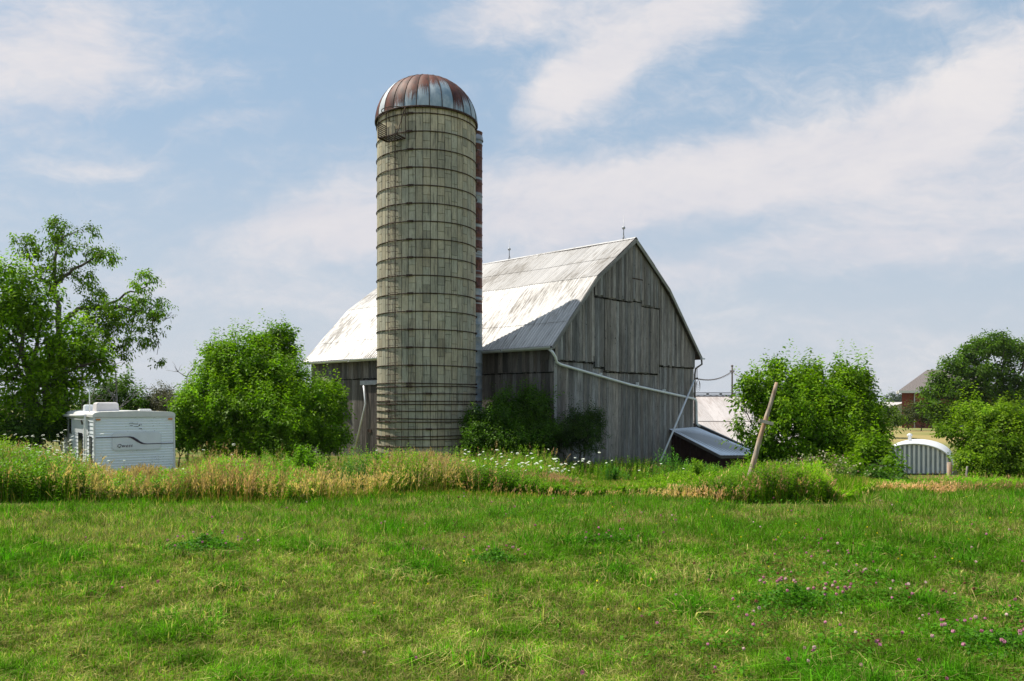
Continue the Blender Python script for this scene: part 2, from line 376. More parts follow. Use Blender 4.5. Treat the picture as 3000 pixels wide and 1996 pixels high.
# trodden tracks through the weeds (polyline, radius)
TRACK=[(P3(1010,0,15.0).xy,.55),(P3(1000,0,18).xy,.5),(P3(970,0,22).xy,.5),(P3(940,0,27).xy,.7),(P3(1000,0,31).xy,.7)]
TRACK2=[(P3(800,0,15).xy,.3),(P3(800,0,17.5).xy,.65),(P3(835,0,21).xy,.9),(P3(930,0,26).xy,.8)]
def dtrack(x,y,tr):
    best=np.full(np.shape(x),9.0)
    for (a,ra),(b,rb) in zip(tr[:-1],tr[1:]):
        dx,dy=b[0]-a[0],b[1]-a[1]; t=np.clip(((x-a[0])*dx+(y-a[1])*dy)/(dx*dx+dy*dy),0,1)
        d=np.hypot(x-a[0]-t*dx,y-a[1]-t*dy)-(ra+(rb-ra)*t); best=np.minimum(best,d)
    return best
def track(x,y): return np.minimum(dtrack(x,y,TRACK),dtrack(x,y,TRACK2))
def build_ground():
    def axis(lo,hi,c,n,k):
        t=np.linspace(-1,1,n); s=np.sinh(k*t)/math.sinh(k); return c+np.where(s<0,s*(c-lo),s*(hi-c))
    xs=axis(-2500,2500,0,260,6.2); ys=axis(-60,5000,14,280,6.6)
    X,Y=np.meshgrid(xs,ys); Z=gz(X,Y); V=np.stack([X,Y,Z],-1).reshape(-1,3)
    nx=len(xs); ny=len(ys); i=np.arange((ny-1)*(nx-1)); r=i//(nx-1); c=i%(nx-1); a=r*nx+c
    F4=np.stack([a,a+1,a+nx+1,a+nx],-1)
    me=bpy.data.meshes.new('ground'); me.from_pydata(V.tolist(),[],F4.tolist()); me.polygons.foreach_set('use_smooth',[True]*len(me.polygons))
    g=G('field_soil_and_thatch'); v=g.obj(); n1=g.noise(v,.45,6,.6); n2=g.noise(v,9,6,.7); n3=g.noise(v,.03,5,.6)
    c=g.mix(g.ss(n1,.38,.62), (.060,.100,.012), (.20,.17,.055)); c=g.mulc(c,g.ss(n2,.25,.75,.45,1.35))
    sx=g.n('ShaderNodeSeparateXYZ'); g.L.new(v,sx.inputs[0]); far=g.ss(sx.outputs['Y'],55,75)
    fc=g.mix(g.ss(n3,.4,.6),(.10,.15,.035),(.30,.24,.10)); c=g.mix(far,c,fc)
    m=g.out(c,.95,0,.1,n2,.5,.03)
    o=link('ground',me,m,None); tag(o,kind='structure'); return o
build_ground()

# ------------------------------------------------------------------ barn
ga=math.radians(46.6); U=Vector((math.cos(ga),math.sin(ga),0)); W=Vector((-math.sin(ga),math.cos(ga),0))   # U along the near gable, W along the length
A0=Vector((1.75,34.0,0)); BW=12.65; BL=19.8; ZE,ZB,ZR=4.22,7.62,9.82; SB=3.24; BASE=-1.5
def bp(s,t,z): return A0+U*s+W*t+Vector((0,0,z))
def roofz(s):
    s=min(s,BW-s)
    return ZE+(ZB-ZE)*s/SB if s<SB else ZB+(ZR-ZB)*(s-SB)/(BW/2-SB)
def bcol(base, lo=.6, hi=1.3, blue=0):
    k=random.uniform(lo,hi); h=random.uniform(-.05,.06)
    return (base[0]*k*(1+h), base[1]*k, base[2]*k*(1-h+blue))
def boards(mb, org, ax, nrm, s0, s1, zb, zt, base, wid=.22, off=0.0, rag=.03, lo=.6, hi=1.35):
    s=s0
    while s<s1-.03:
        w=min(random.uniform(wid*.7,wid*1.25), s1-s)
        if s1-(s+w)<.06: w=s1-s
        g=.010+random.random()*.012; a=s+g/2; b=s+w-g/2
        za=zb(s+w/2)+random.uniform(-rag,rag); ta,tb=zt(a),zt(b)
        o=off+random.uniform(0,.010); th=.024; tilt=random.uniform(-.004,.004)
        def q(ss_,oo,z): return org+ax*ss_+nrm*oo+Vector((0,0,z))
        c=bcol(base,lo,hi); ou=random.random()*20
        pts=[q(a,o,za),q(a,o-th,za),q(b,o-th,za),q(b,o,za),q(a,o+tilt,ta),q(a,o-th,ta),q(b,o-th,tb),q(b,o+tilt,tb)]
        uvs=[(a+ou,za),(a+ou,za),(b+ou,za),(b+ou,za),(a+ou,ta),(a+ou,ta),(b+ou,tb),(b+ou,tb)]
        mb.hexa(pts,c,uvs); s+=w
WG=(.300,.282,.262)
def build_barn():
    bn=thing('barn','large weathered grey board barn with a white gambrel roof, standing behind the tall silo','barn',tuple(bp(BW/2,BL/2,-1)))
    ge=.28; ee=.42     # overhangs at gable and eave
    # dark core behind the boards
    core=MB(); prof=[(ee+.08,BASE),(ee+.08,roofz(ee)-.14)]+[(s,roofz(s)-.22) for s in (SB,BW/2,BW-SB)]+[(BW-ee-.08,roofz(ee)-.14),(BW-ee-.08,BASE)]
    n=len(prof); vs=[bp(s,ge+.08,z) for s,z in prof]+[bp(s,BL-ge-.08,z) for s,z in prof]
    core.add(vs,[tuple(range(n)),tuple(range(2*n-1,n-1,-1))]+[(i,i+n,(i+1)%n+n,(i+1)%n) for i in range(n)])
    core.build('inner_lining',M['dark'],bn)
    # near gable
    gw=MB(); org=A0+W*ge; nr=-W
    under=lambda s: roofz(s)-.16
    led=lambda s: 3.63 if s<3.2 else (3.42 if s<4.0 else (3.25 if s<8.68 else 3.67))
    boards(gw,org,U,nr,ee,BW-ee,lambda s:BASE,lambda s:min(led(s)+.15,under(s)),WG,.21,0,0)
    gobj=gw.build('gable_wall',M['boards'],bn)
    g2=MB()
    boards(g2,org,U,nr,ee,4.0,led,under,tuple(c*1.02 for c in WG),.20,.075,.04)
    boards(g2,org,U,nr,8.68,BW-ee,led,under,tuple(c*.98 for c in WG),.20,.075,.04)
    boards(g2,org,U,nr,4.0,8.68,lambda s:6.7,under,tuple(c*1.0 for c in WG),.20,.075,.04)
    g2.build('gable_upper_boards',M['boards'],bn)
    g3=MB(); boards(g3,org,U,nr,3.2,8.68,lambda s:6.73 if s<6.2 else (6.80 if s<7.05 else 6.62),lambda s: min(under(s),ZR) ,WG,.20,.14,.05)
    # cut: keep the proud top course below the rafters only
    g3.build('gable_peak_boards',M['boards'],bn)
    g4=MB(); boards(g4,org,U,nr,4.02,8.66,lambda s:3.25,lambda s:6.78,tuple(c*.96 for c in WG),.23,.085,.03)
    big=g4.build('boarded_up_doorway',M['boards'],bn)
    hd=MB(); boards(hd,org,U,nr,6.28,7.02,lambda s:6.86,lambda s:7.82,(.17,.185,.20),.18,.12,.0)
    ht=hd.build('hatch_door',M['boards'],bn); ht['label']='small bluish hatch door high in the gable'
    h2=MB(); h2.bar(org+U*6.2+nr*.13+Vector((0,0,7.86)),org+U*7.1+nr*.13+Vector((0,0,7.86)),.04,.06); h2.build('hatch_rail',M['rust'],ht)
    de=MB()  # near-black strips stand in for dirty edges and shadow gaps along ledges and doors
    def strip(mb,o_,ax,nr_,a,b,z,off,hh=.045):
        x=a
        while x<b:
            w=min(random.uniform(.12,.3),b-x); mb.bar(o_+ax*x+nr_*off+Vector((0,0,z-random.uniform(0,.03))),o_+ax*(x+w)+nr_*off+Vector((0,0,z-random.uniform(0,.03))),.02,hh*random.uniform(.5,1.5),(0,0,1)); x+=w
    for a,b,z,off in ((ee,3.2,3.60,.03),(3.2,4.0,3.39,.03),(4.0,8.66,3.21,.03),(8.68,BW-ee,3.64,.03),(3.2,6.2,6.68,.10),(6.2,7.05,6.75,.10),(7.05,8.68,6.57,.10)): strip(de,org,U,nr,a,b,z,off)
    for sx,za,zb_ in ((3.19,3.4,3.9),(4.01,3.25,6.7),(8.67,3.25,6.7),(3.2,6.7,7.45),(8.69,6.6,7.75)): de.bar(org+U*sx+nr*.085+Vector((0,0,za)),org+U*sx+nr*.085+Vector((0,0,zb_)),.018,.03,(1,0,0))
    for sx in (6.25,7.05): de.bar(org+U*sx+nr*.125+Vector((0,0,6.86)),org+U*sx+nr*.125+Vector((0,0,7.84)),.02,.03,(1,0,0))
    de.build('shade_gap_strips',M['dark'],gobj)
    # left long wall
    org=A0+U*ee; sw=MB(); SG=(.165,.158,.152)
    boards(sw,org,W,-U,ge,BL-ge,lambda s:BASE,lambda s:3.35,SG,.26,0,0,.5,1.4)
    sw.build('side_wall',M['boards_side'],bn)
    s2=MB(); boards(s2,org,W,-U,ge,BL-ge,lambda s:3.12,lambda s:roofz(ee)-.12,SG,.26,.04,.03,.45,1.5); s2.build('side_wall_upper_boards',M['boards_side'],bn); d5=MB(); strip(d5,org,W,-U,ge,BL-ge,3.10,.02); d5.build('shade_gap_strips',M['dark'],bn)  # same near-black strip in place of the shadow below the side wall ledge
    s3=MB(); s3.box(org+W*.75-U*.09+Vector((0,0,3.82)),(.5,.02,.36),Matrix.Rotation(ga+PI/2,3,'Z'),(.1,.09,.085)); s3.build('patch_board',M['boards_side'],bn)
    # sliding door left of the silo
    dr=MB(); boards(dr,org,W,-U,10.4,13.9,lambda s:BASE+.3,lambda s:2.72,(.12,.11,.105),.27,.10,0,.5,1.35); d=dr.build('sliding_door',M['boards_side'],bn)
    rl=MB(); rl.bar(org+W*10.0-U*.16+Vector((0,0,2.86)),org+W*14.3-U*.16+Vector((0,0,2.86)),.12,.24); rl.build('door_rail',M['steel'],bn)
    hb=MB(); hb.bar(org+W*13.7-U*.13+Vector((0,0,.2)),org+W*13.35-U*.13+Vector((0,0,.2)),.05,.16); hb.build('door_latch',M['rust'],d)
    st=MB(); q0=org+W*13.95-U*.22; st.tube([q0+Vector((0,0,2.7)),q0+W*-.18+Vector((0,0,1.7)),q0+W*.5-U*.25+Vector((0,0,-.9))],.055,8); st.build('broken_downspout',M['gutter'],bn)
    hh=MB(); q=org+W*17.6-U*.35+Vector((0,0,3.25)); hh.bar(q,q+W*-1.2+Vector((0,0,-.55)),.5,.03,(0,0,1),(.3,.28,.24)); hh.build('propped_shutter',M['boards_side'],bn)
    # far walls
    fw=MB(); boards(fw,A0+W*(BL-ge),U,W,ee,BW-ee,lambda s:BASE,under,WG,.4,0,0); fw.build('rear_gable_wall',M['boards'],bn)
    rw=MB(); boards(rw,A0+U*(BW-ee),W,U,ge,BL-ge,lambda s:BASE,lambda s:roofz(ee)-.12,WG,.4,0,0); rw.build('rear_side_wall',M['boards'],bn)
    # roof: ribbed sheets, four slopes, laid in courses
    rf=None
    def sheet(mb,s0,z0,s1,z1,t0,t1,lift,v0,pitch=.17,rib=.022):
        # corrugations run down the slope; columns along the length
        nrm=Vector((-(z1-z0)*1.0,0,abs(s1-s0))); 
        d2=Vector((s1-s0,z1-z0)); d2.normalize(); nn=(-d2.y,d2.x) if d2.x>0 else (d2.y,-d2.x)
        m=int((t1-t0)/(pitch/4)); vs=[]; uvs=[]; cols=[]
        cl=1.0; L=math.hypot(s1-s0,z1-z0); pj=[random.uniform(.86,1.04) for _ in range(40)]
        for i in range(m+1):
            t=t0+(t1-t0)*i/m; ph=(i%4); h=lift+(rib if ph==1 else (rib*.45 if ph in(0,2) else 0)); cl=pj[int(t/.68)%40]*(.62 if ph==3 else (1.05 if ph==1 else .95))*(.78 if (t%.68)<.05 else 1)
            for k,(s,z) in enumerate(((s0,z0),(s1,z1))):
                w=.010*math.sin(t*1.3+s)+.012*math.sin(t*.55+z)
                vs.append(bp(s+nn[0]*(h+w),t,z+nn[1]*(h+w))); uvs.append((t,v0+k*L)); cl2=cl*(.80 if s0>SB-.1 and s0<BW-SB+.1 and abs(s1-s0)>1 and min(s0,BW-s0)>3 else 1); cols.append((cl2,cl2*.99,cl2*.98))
        mb.add(vs,[(2*i,2*i+1,2*i+3,2*i+2) for i in range(m)],cols,uvs)
    for side,nm in ((0,'roof_near_slope'),(1,'roof_far_slope')):
        mb=MB(); f=(lambda s:s) if side==0 else (lambda s:BW-s)
        def zz(s): return ZE+(ZB-ZE)*s/SB if s<=SB else ZB+(ZR-ZB)*(s-SB)/(BW/2-SB)
        for (a,b,l) in ((-.02,1.15,.0),(1.07,SB+.02,.014),(SB-.04,4.75,.020),(4.68,BW/2+.01,.034)):
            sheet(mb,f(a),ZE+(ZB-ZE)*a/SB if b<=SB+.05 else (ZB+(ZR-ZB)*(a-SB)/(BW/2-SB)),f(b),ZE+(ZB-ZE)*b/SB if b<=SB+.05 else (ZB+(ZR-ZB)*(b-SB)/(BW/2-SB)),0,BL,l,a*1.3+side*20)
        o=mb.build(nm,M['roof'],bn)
        if side==0: rf=o
        dk=MB()   # roof decking underneath
        for a,b in ((0,SB),(SB,BW/2)):
            p=[]
            for t in (0.02,BL-.02):
                for s in (a,b):
                    zt=zz(s)-.015; zd=zt-.09; p.append((s,t,zt,zd))
            c8=[bp(f(p[0][0]),p[0][1],p[0][3]),bp(f(p[1][0]),p[1][1],p[1][3]),bp(f(p[3][0]),p[3][1],p[3][3]),bp(f(p[2][0]),p[2][1],p[2][3]),
                bp(f(p[0][0]),p[0][1],p[0][2]),bp(f(p[1][0]),p[1][1],p[1][2]),bp(f(p[3][0]),p[3][1],p[3][2]),bp(f(p[2][0]),p[2][1],p[2][2])]
            dk.hexa(c8,(.12,.10,.085),[(0,0),(3,0),(3,20),(0,20)]*2)
        dk.build('roof_decking',M['boards_side'],bn)
        rk=MB()   # bargeboards at the near gable
        pts=[bp(f(s),-.012,zz(s)-.11) for s in (0,SB,BW/2)]
        for p,q in zip(pts[:-1],pts[1:]): rk.bar(p,q,.03,.17,(0,0,1),(.30,.29,.27) if side==0 else (.36,.35,.30))
        rk.build('bargeboard',M['boards'],bn)
        if side==1:
            lk=MB(); 
            for k in range(30):
                s=.1+k*.2; 
            for s in np.arange(.25,BW/2,.42):
                lk=MB(); lk.bar(bp(f(s),.03,zz(s)-.13),bp(f(s),.30,zz(s)-.13),.10,.07,(0,0,1),(.08,.07,.06)); lk.build('lookout_block',M['boards_side'],bn)
    rc=MB()
    for i in range(12): 
        t0=BL*i/12; dz=random.uniform(-.006,.006)
        for sg in (-1,1):
            a=bp(BW/2,t0,ZR+.07+dz); b=bp(BW/2,t0+BL/12-.01,ZR+.07+dz); a2=bp(BW/2+sg*.17,t0,ZR-.03+dz); b2=bp(BW/2+sg*.17,t0+BL/12-.01,ZR-.03+dz)
            rc.add([a,b,b2,a2],[(0,1,2,3)],(.9,.9,.9),[(t0,0),(t0+1.6,0),(t0+1.6,.2),(t0,.2)])
    rc.build('ridge_cap',M['roof'],bn)
    # gutter on the near eave, in sections
    gt=MB(); x=0.0
    while x<BL-.3:
        L=min(3.0,BL-x); dz=-.015*math.sin(x*.5)
        for j in range(6):
            a0=PI+PI*j/6; a1=PI+PI*(j+1)/6; r=.085
            p=[(-.07+r*math.cos(a0),-.06+dz+r*math.sin(a0)),(-.07+r*math.cos(a1),-.06+dz+r*math.sin(a1))]
            gt.add([bp(p[0][0],x+.01,ZE+p[0][1]),bp(p[1][0],x+.01,ZE+p[1][1]),bp(p[1][0],x+L-.02,ZE+p[1][1]),bp(p[0][0],x+L-.02,ZE+p[0][1])],[(0,1,2,3)],(1,1,1))
        gt.bar(bp(-.16,x,ZE-.055+dz),bp(-.16,x+L-.02,ZE-.055+dz),.015,.02); gt.bar(bp(.02,x+.02,ZE-.10),bp(.02,x+L-.02,ZE-.10),.02,.14)
        x+=L
    gt.build('gutter',M['gutter'],bn)
    # white downspout across the gable
    def gp(s,z,o=.16): return A0+W*ge+U*s-W*o+Vector((0,0,z))
    ds=MB(); ds.tube([bp(.02,.25,ZE-.12),bp(.02,.02,ZE-.28),gp(.30,3.72,.2),gp(.42,3.52),gp(.70,3.42),gp(6,2.62),gp(11.9,1.98),gp(12.15,1.93),gp(12.25,1.8),gp(12.28,.9),gp(12.30,.62),gp(12.6,.45)],.062,10)
    for s in (3.6,6.6,9.0): 
        zc=3.42+(1.98-3.42)*(s-.7)/11.2; ds.box(gp(s,zc,.16),(.04,.16,.18),Matrix.Rotation(ga,3,'Z'))
    ds.build('white_downspout',M['downspout'],bn)
    d2=MB(); d2.tube([bp(BW+.02,.05,ZE-.05),bp(BW+.03,.03,ZE-.35),gp(12.35,3.62,.05),gp(12.32,3.3,.02),gp(12.33,.45,.02)],.05,8); d2.build('brown_downspout',M['brownpipe'],bn)
    d3=MB(); d3.box(bp(BW-.02,-.05,ZE-.06),(.3,.12,.08),Matrix.Rotation(ga,3,'Z')); d3.build('eave_end_cap',M['gutter'],bn)
    # lightning rods on the ridge
    for t in (.75,8.6):
        lr=MB(); b=bp(BW/2,t,ZR+.06); lr.tube([b,b+Vector((0,0,.55)),b+Vector((0,0,.56)),b+Vector((0,0,1.15))],[.028,.024,.016,.008],6)
        lr.lathe([(.002,-.09),(.06,-.06),(.09,0),(.06,.06),(.002,.09)],b+Vector((0,0,.56)),10)
        for k in range(3): a=2*PI*k/3; lr.tube([b+Vector((.12*math.cos(a),.12*math.sin(a),-.05)),b+Vector((0,0,.22))],.008,5)
        lr.build('lightning_rod',M['steel'],bn)
    # service entrance at the far corner
    sv=MB(); q=gp(12.42,3.05,.1); sv.tube([q+Vector((0,0,.7)),q+Vector((0,0,.05)),q],.02,6); sv.lathe([(.01,.10),(.07,.06),(.09,0),(.03,-.03)],q,10)
    for k in range(4):
        rr=.14+.05*k; sv.tube([q+Vector((0,0,-.05))+U*(rr*.8*math.sin(a)+.12)+Vector((0,0,-rr*1.1+rr*1.1*math.cos(a))) for a in np.linspace(0,2*PI*.9,12)],.008,4)
    sv.build('cable_entrance',M['brownpipe'],bn)
    return bn
build_barn()
# loose pole leaning against the gable
def gpt(s,z,o=.16): return A0+W*.28+U*s-W*o+Vector((0,0,z))
mb=MB(); mb.tube([gpt(7.3,-1.25,1.0),gpt(12.0,2.95,.16)],.05,8); o=mb.build('leaning_pipe',M['gutter']); tag(o,'long thin grey pipe leaning against the barn gable beside the lean-to','pipe')

# ------------------------------------------------------------------ silo
SX,SY=-3.82,35.2; SR=2.195; ZW=14.17; FACE=math.atan2(-SY,-SX)    # direction from the silo to the camera
def build_silo():
    so=thing('silo','tall cylindrical concrete stave silo with a rusty metal dome and iron hoops','silo',(SX,SY,-1.2))
    st=MB(); NS=44; base=-1.25; H=.756
    core=MB(); core.lathe([(SR-.055,base),(SR-.055,ZW)],(SX,SY,0),88); core.build('stave_joint_core',M['dark'],so)
    for k in range(NS):
        a0=2*PI*k/NS+FACE+.07; a1=a0+2*PI/NS; gap=.013; offz=[0,.37,.18,.55,.02,.30][k%6]+random.uniform(-.03,.03)
        z=base-offz*.99
        while z<ZW-.02:
            zt=min(z+H,ZW); zb=max(z,base)
            if zt-zb>.06:
                b=random.uniform(.87,1.07); warm=random.uniform(-.04,.05)
                if random.random()<.06: b*=.80
                if zt>ZW-.35: b*=1.1; warm+=.06
                col=(.425*b*(1+warm),.392*b,.290*b*(1-warm))
                rr=SR+random.uniform(-.004,.004)
                pts=[]
                for rad in (rr-.06,rr):
                    pass
                def q(a,r,zz): return (SX+r*math.cos(a),SY+r*math.sin(a),zz)
                A=a0+gap/SR; B=a1-gap/SR; C=(A+B)/2
                vs=[q(A,rr-.006,zb+.009),q(C,rr,zb+.009),q(B,rr-.006,zb+.009),q(A,rr-.006,zt-.009),q(C,rr,zt-.009),q(B,rr-.006,zt-.009),
                    q(A,rr-.05,zb),q(B,rr-.05,zb),q(A,rr-.05,zt),q(B,rr-.05,zt)]
                st.add(vs,[(0,1,4,3),(1,2,5,4),(6,0,3,8),(2,7,9,5),(3,4,5,9,8),(6,7,2,1,0)],col,[(0,0)]*10)
            z+=H
    st.build('stave_wall',M['stave'],so)
    zs=[1.7+(q-1.7)*1.0203 for q in [2.54+.741*i for i in range(16)]+[2.405,2.11,1.80,1.67,1.39,1.07,.94,.65,.345,.22,-.084,-.40,-.55,-.85]]
    for i,z in enumerate(zs):
        hp=MB(); r=SR+.022; pts=[]; sg=96; sag=random.uniform(-.02,.02)
        vs=[];fs=[];ring=6
        for k in range(sg):
            a=2*PI*k/sg
            for j in range(ring):
                b=2*PI*j/ring; vs.append((SX+(r+.020*math.cos(b))*math.cos(a),SY+(r+.020*math.cos(b))*math.sin(a),z+.020*math.sin(b)+sag*math.sin(a*2)))
        for k in range(sg):
            for j in range(ring): fs.append((k*ring+j,((k+1)%sg)*ring+j,((k+1)%sg)*ring+(j+1)%ring,k*ring+(j+1)%ring))
        hp.add(vs,fs)
        # turnbuckle lugs
        for a in ((FACE-.33+ (.02 if i%2 else 0.0)+(.0 if z>2.4 else random.choice([-.9,.35,-.5]))) , FACE-.33-2.1, FACE+1.4+.1*(i%3)):
            hp.box((SX+(r+.02)*math.cos(a),SY+(r+.02)*math.sin(a),z),(.055,.26,.075),Matrix.Rotation(a,3,'Z'))
        hp.build('hoop',M['rust'],so)
    # dome of curved sheets
    dm=MB(); NP=26; HD=2.06; rr=SR+.07
    spec={}
    for k in range(NP):
        a0=2*PI*k/NP+FACE+.05; a1=a0+2*PI/NP; n=12; m=4
        rel=((a0+a1)/2-FACE+PI)%(2*PI)-PI      # + = to the left of the picture? resolved below
        lowr=float(np.interp(rel,[-1.6,-1.13,-1.12,-.87,-.86,-.6,-.55,-.3,-.28,-.05,0,.12,.2,.42,.5,.7,.8,1.0,1.3,1.6],[-.2,-.2,.95,.95,-.5,-.5,.06,.10,.26,.22,.0,.0,.50,.45,.05,.0,.16,.12,.40,.3]))+random.uniform(-.05,.05); glare=.75 if -1.12<rel<-.87 else 0.0
        if abs(rel)>1.6: lowr=random.uniform(-.1,.5)
        vs=[];uvs=[];cols=[]
        for i in range(n+1):
            p=i/n*PI/2*.985; R=rr*math.cos(p); z=ZW+HD*math.sin(p)
            for j in range(m+1):
                f=j/m; a=a0+(a1-a0)*f; bul=.025*math.sin(PI*f)*(R/rr)
                vs.append((SX+(R+bul)*math.cos(a),SY+(R+bul)*math.sin(a),z+bul*math.sin(p))); uvs.append((k*.37+f*.3,i/n)); cols.append((lowr,glare,0))
        fs=[(i*(m+1)+j,i*(m+1)+j+1,(i+1)*(m+1)+j+1,(i+1)*(m+1)+j) for i in range(n) for j in range(m)]
        dm.add(vs,fs,cols,uvs,True)
    d=dm.build('dome_roof',M['dome'],so)
    sm=MB()
    for k in range(NP):
        a=2*PI*k/NP+FACE+.05
        sm.tube([(SX+(rr+.005)*math.cos(p)*math.cos(a),SY+(rr+.005)*math.cos(p)*math.sin(a),ZW+(HD+.01)*math.sin(p)) for p in np.linspace(0,PI/2*.985,12)],.018,5)
    sm.build('dome_seams',M['rust'],d)
    cp=MB(); cp.lathe([(.22,-.04),(.2,.03),(.1,.07),(.001,.08)],(SX,SY,ZW+HD),16,smooth=True); cp.build('dome_cap',M['rust'],d)
    rm=MB(); rm.lathe([(rr-.01,-.06),(rr+.03,-.05),(rr+.03,.03),(rr-.01,.05)],(SX,SY,ZW),80); rm.build('dome_rim',M['rust'],so)
    # chute against the barn side
    ca=math.atan2(U.y,U.x)-.125; cx,cy=SX+2.60*math.cos(ca),SY+2.60*math.sin(ca)
    ch=MB(); prof=[]; z=-1.2
    while z<13.95:
        prof+= [(.44,z),(.42,z+.03),(.42,z+.55),(.44,z+.58)]; z+=.60
    ch.lathe(prof,(cx,cy,0),28); c=ch.build('unloading_chute',M['chute'],so)
    cc=MB(); cc.lathe([(.47*math.cos(p),.55*math.sin(p)) for p in np.linspace(0,PI/2*.97,8)],(cx,cy,13.98),24); cc.build('chute_cap',M['steel'],c)
    # ladder
    la=FACE-math.radians(39)
    ld=MB(); er=Vector((math.cos(la),math.sin(la),0)); et=Vector((-math.sin(la),math.cos(la),0)); C0=Vector((SX,SY,0))
    for sg in (-1,1): ld.bar(C0+er*(SR+.15)+et*sg*.19+Vector((0,0,1.1)),C0+er*(SR+.15)+et*sg*.19+Vector((0,0,13.4)),.016,.03)
    z=1.2
    while z<13.3:
        ld.tube([C0+er*(SR+.01)+et*-.22+Vector((0,0,z)),C0+er*(SR+.17)+et*-.21+Vector((0,0,z)),C0+er*(SR+.17)+et*.21+Vector((0,0,z)),C0+er*(SR+.01)+et*.22+Vector((0,0,z))],.011,5); z+=.247
    ld.build('ladder',M['rustlight'],so)
    # platform cage at the top
    pf=MB(); pa=la+.09; er=Vector((math.cos(pa),math.sin(pa),0)); et=Vector((-math.sin(pa),math.cos(pa),0))
    def Q(r,t,z): return C0+er*(SR+r)+et*t+Vector((0,0,z))
    zb,zt=12.84,13.68
    fr=[(.03,-.55),(.62,-.55),(.62,.42),(.03,.42)]
    for (a,b) in zip(fr,fr[1:]+fr[:1]): pf.bar(Q(*a,zb),Q(*b,zb),.035,.035)
    for a in fr: pf.bar(Q(*a,zb),Q(*a,zt+.4 if a[0]<.1 else zt),.03,.03)
    pf.bar(Q(.62,-.55,zt),Q(.03,-.55,zt+.4),.03,.03); pf.bar(Q(.62,.42,zb),Q(.03,.42,zt+.5),.03,.03); pf.bar(Q(.03,-.55,zb),Q(.03,.42,zb+.01),.04,.04)
    pf.build('platform_frame',M['rust'],so)
    gr=MB()
    for k in range(8): z=zb+.06+k*.085; gr.bar(Q(.62,-.55,z),Q(.03,-.57,z),.02,.045)
    for k in range(7): t=-.5+k*.14; gr.bar(Q(.05,t,zb+.02),Q(.6,t,zb+.02),.05,.02)
    gr.build('platform_grating',M['rust'],so)
    lp=MB(); 
    lp.tube([Q(.02+.42*math.sin(a),-.75+.55*(1-math.cos(a)),zt+.45) for a in np.linspace(0,PI,10)],.018,5)
    lp.tube([Q(.44,-.2,zt+.45),Q(.3,-.2,zt-.1)],.015,5)
    lp.build('cage_hoop',M['rust'],so)
build_silo()

# ------------------------------------------------------------------ low barn behind, lean-to, wires
def quadroof(mb,p00,p10,p11,p01,nrib,rib,thick=.05,cj=True):
    """p00-p10 is the ridge edge, p01-p11 the eave edge; ribs run down the slope"""
    p00,p10,p11,p01=[Vector(p) for p in (p00,p10,p11,p01)]; n=(p10-p00).cross(p01-p00).normalized()
    if n.z<0: n=-n
    m=nrib*4; vs=[];uvs=[];cols=[]; W1=(p10-p00).length; L1=(p01-p00).length; pj=[random.uniform(.86,1.06) for _ in range(400)]
    for i in range(m+1):
        f=i/m; h=rib if i%4==1 else (rib*.4 if i%4 in(0,2) else 0); c=pj[int(f*nrib/4)]
        for k,(a,b) in enumerate(((p00,p10),(p01,p11))):
            vs.append(a.lerp(b,f)+n*h); uvs.append((f*W1,k*L1)); cols.append((c,c,c))
    mb.add(vs,[(2*i,2*i+1,2*i+3,2*i+2) for i in range(m)],cols,uvs)
    e=-n*thick-n*.004
    mb.hexa([p00+e,p10+e,p11+e,p01+e,p00-n*.004,p10-n*.004,p11-n*.004,p01-n*.004],(.4,.38,.36),[(0,0)]*8)
def build_low_barn():
    Dr,De=54.0,44.5
    lb=thing('low_barn','long low outbuilding with a pale ribbed metal roof, behind the barn and the right bush','outbuilding',(20,50,-3))
    zr=P3(0,1160,Dr).z; ze=P3(0,1322,De).z
    x0,x1=P3(1830,0,Dr).x,P3(2640,0,Dr).x; x1e=P3(2545,0,De).x
    x1=x1e; mb=MB(); m=18
    mid=((Dr+De)/2, (zr+ze)/2)
    quadroof(mb,(x0,Dr,zr),(x1,Dr,zr),(x1,mid[0]-.05,mid[1]-.02),(x0,mid[0]-.05,mid[1]-.02),120,.015)
    quadroof(mb,(x0,mid[0]-.01,mid[1]-.045),(x1,mid[0]-.01,mid[1]-.045),(x1,De,ze-.04),(x0,De,ze-.04),120,.015)
    mb.build('roof',M['roof2'],lb)
    b=MB(); quadroof(b,(x0,Dr+.02,zr),(x1,Dr+.02,zr),(x1,Dr+8,ze+.6),(x0,Dr+8,ze+.6),30,.03); b.build('rear_roof',M['roof2'],lb)
    r=MB(); r.bar((x0,Dr,zr+.20),(x1,Dr,zr+.20),.35,.06,(0,0,1)); r.bar((x0,Dr,zr+.06),(x1,Dr,zr+.06),.30,.05,(0,0,1))
    for k in range(int((x1-x0)/.9)): r.box((x0+.3+k*.9,Dr,zr+.13),(.10,.3,.12))
    r.build('ridge_vent',M['steel'],lb)
    w=MB(); boards(w,Vector((x0,De+.45,0)),Vector((1,0,0)),Vector((0,-1,0)),0,x1-x0-.2,lambda s:-3.6,lambda s:ze-.05,(.2,.06,.05),.4,0,0)
    w.build('front_wall',M['redpaint'],lb)
    w=MB(); w.add([(x1-.2,De+.45,-3.8),(x1-.2,Dr+7.6,-3.8),(x1-.2,Dr+7.6,ze+.45),(x1-.2,Dr,zr-.1),(x1-.2,De+.45,ze-.05)],[(0,1,2,3,4)],(1,1,1)); w.build('end_wall',M['redpaint'],lb)
build_low_barn()
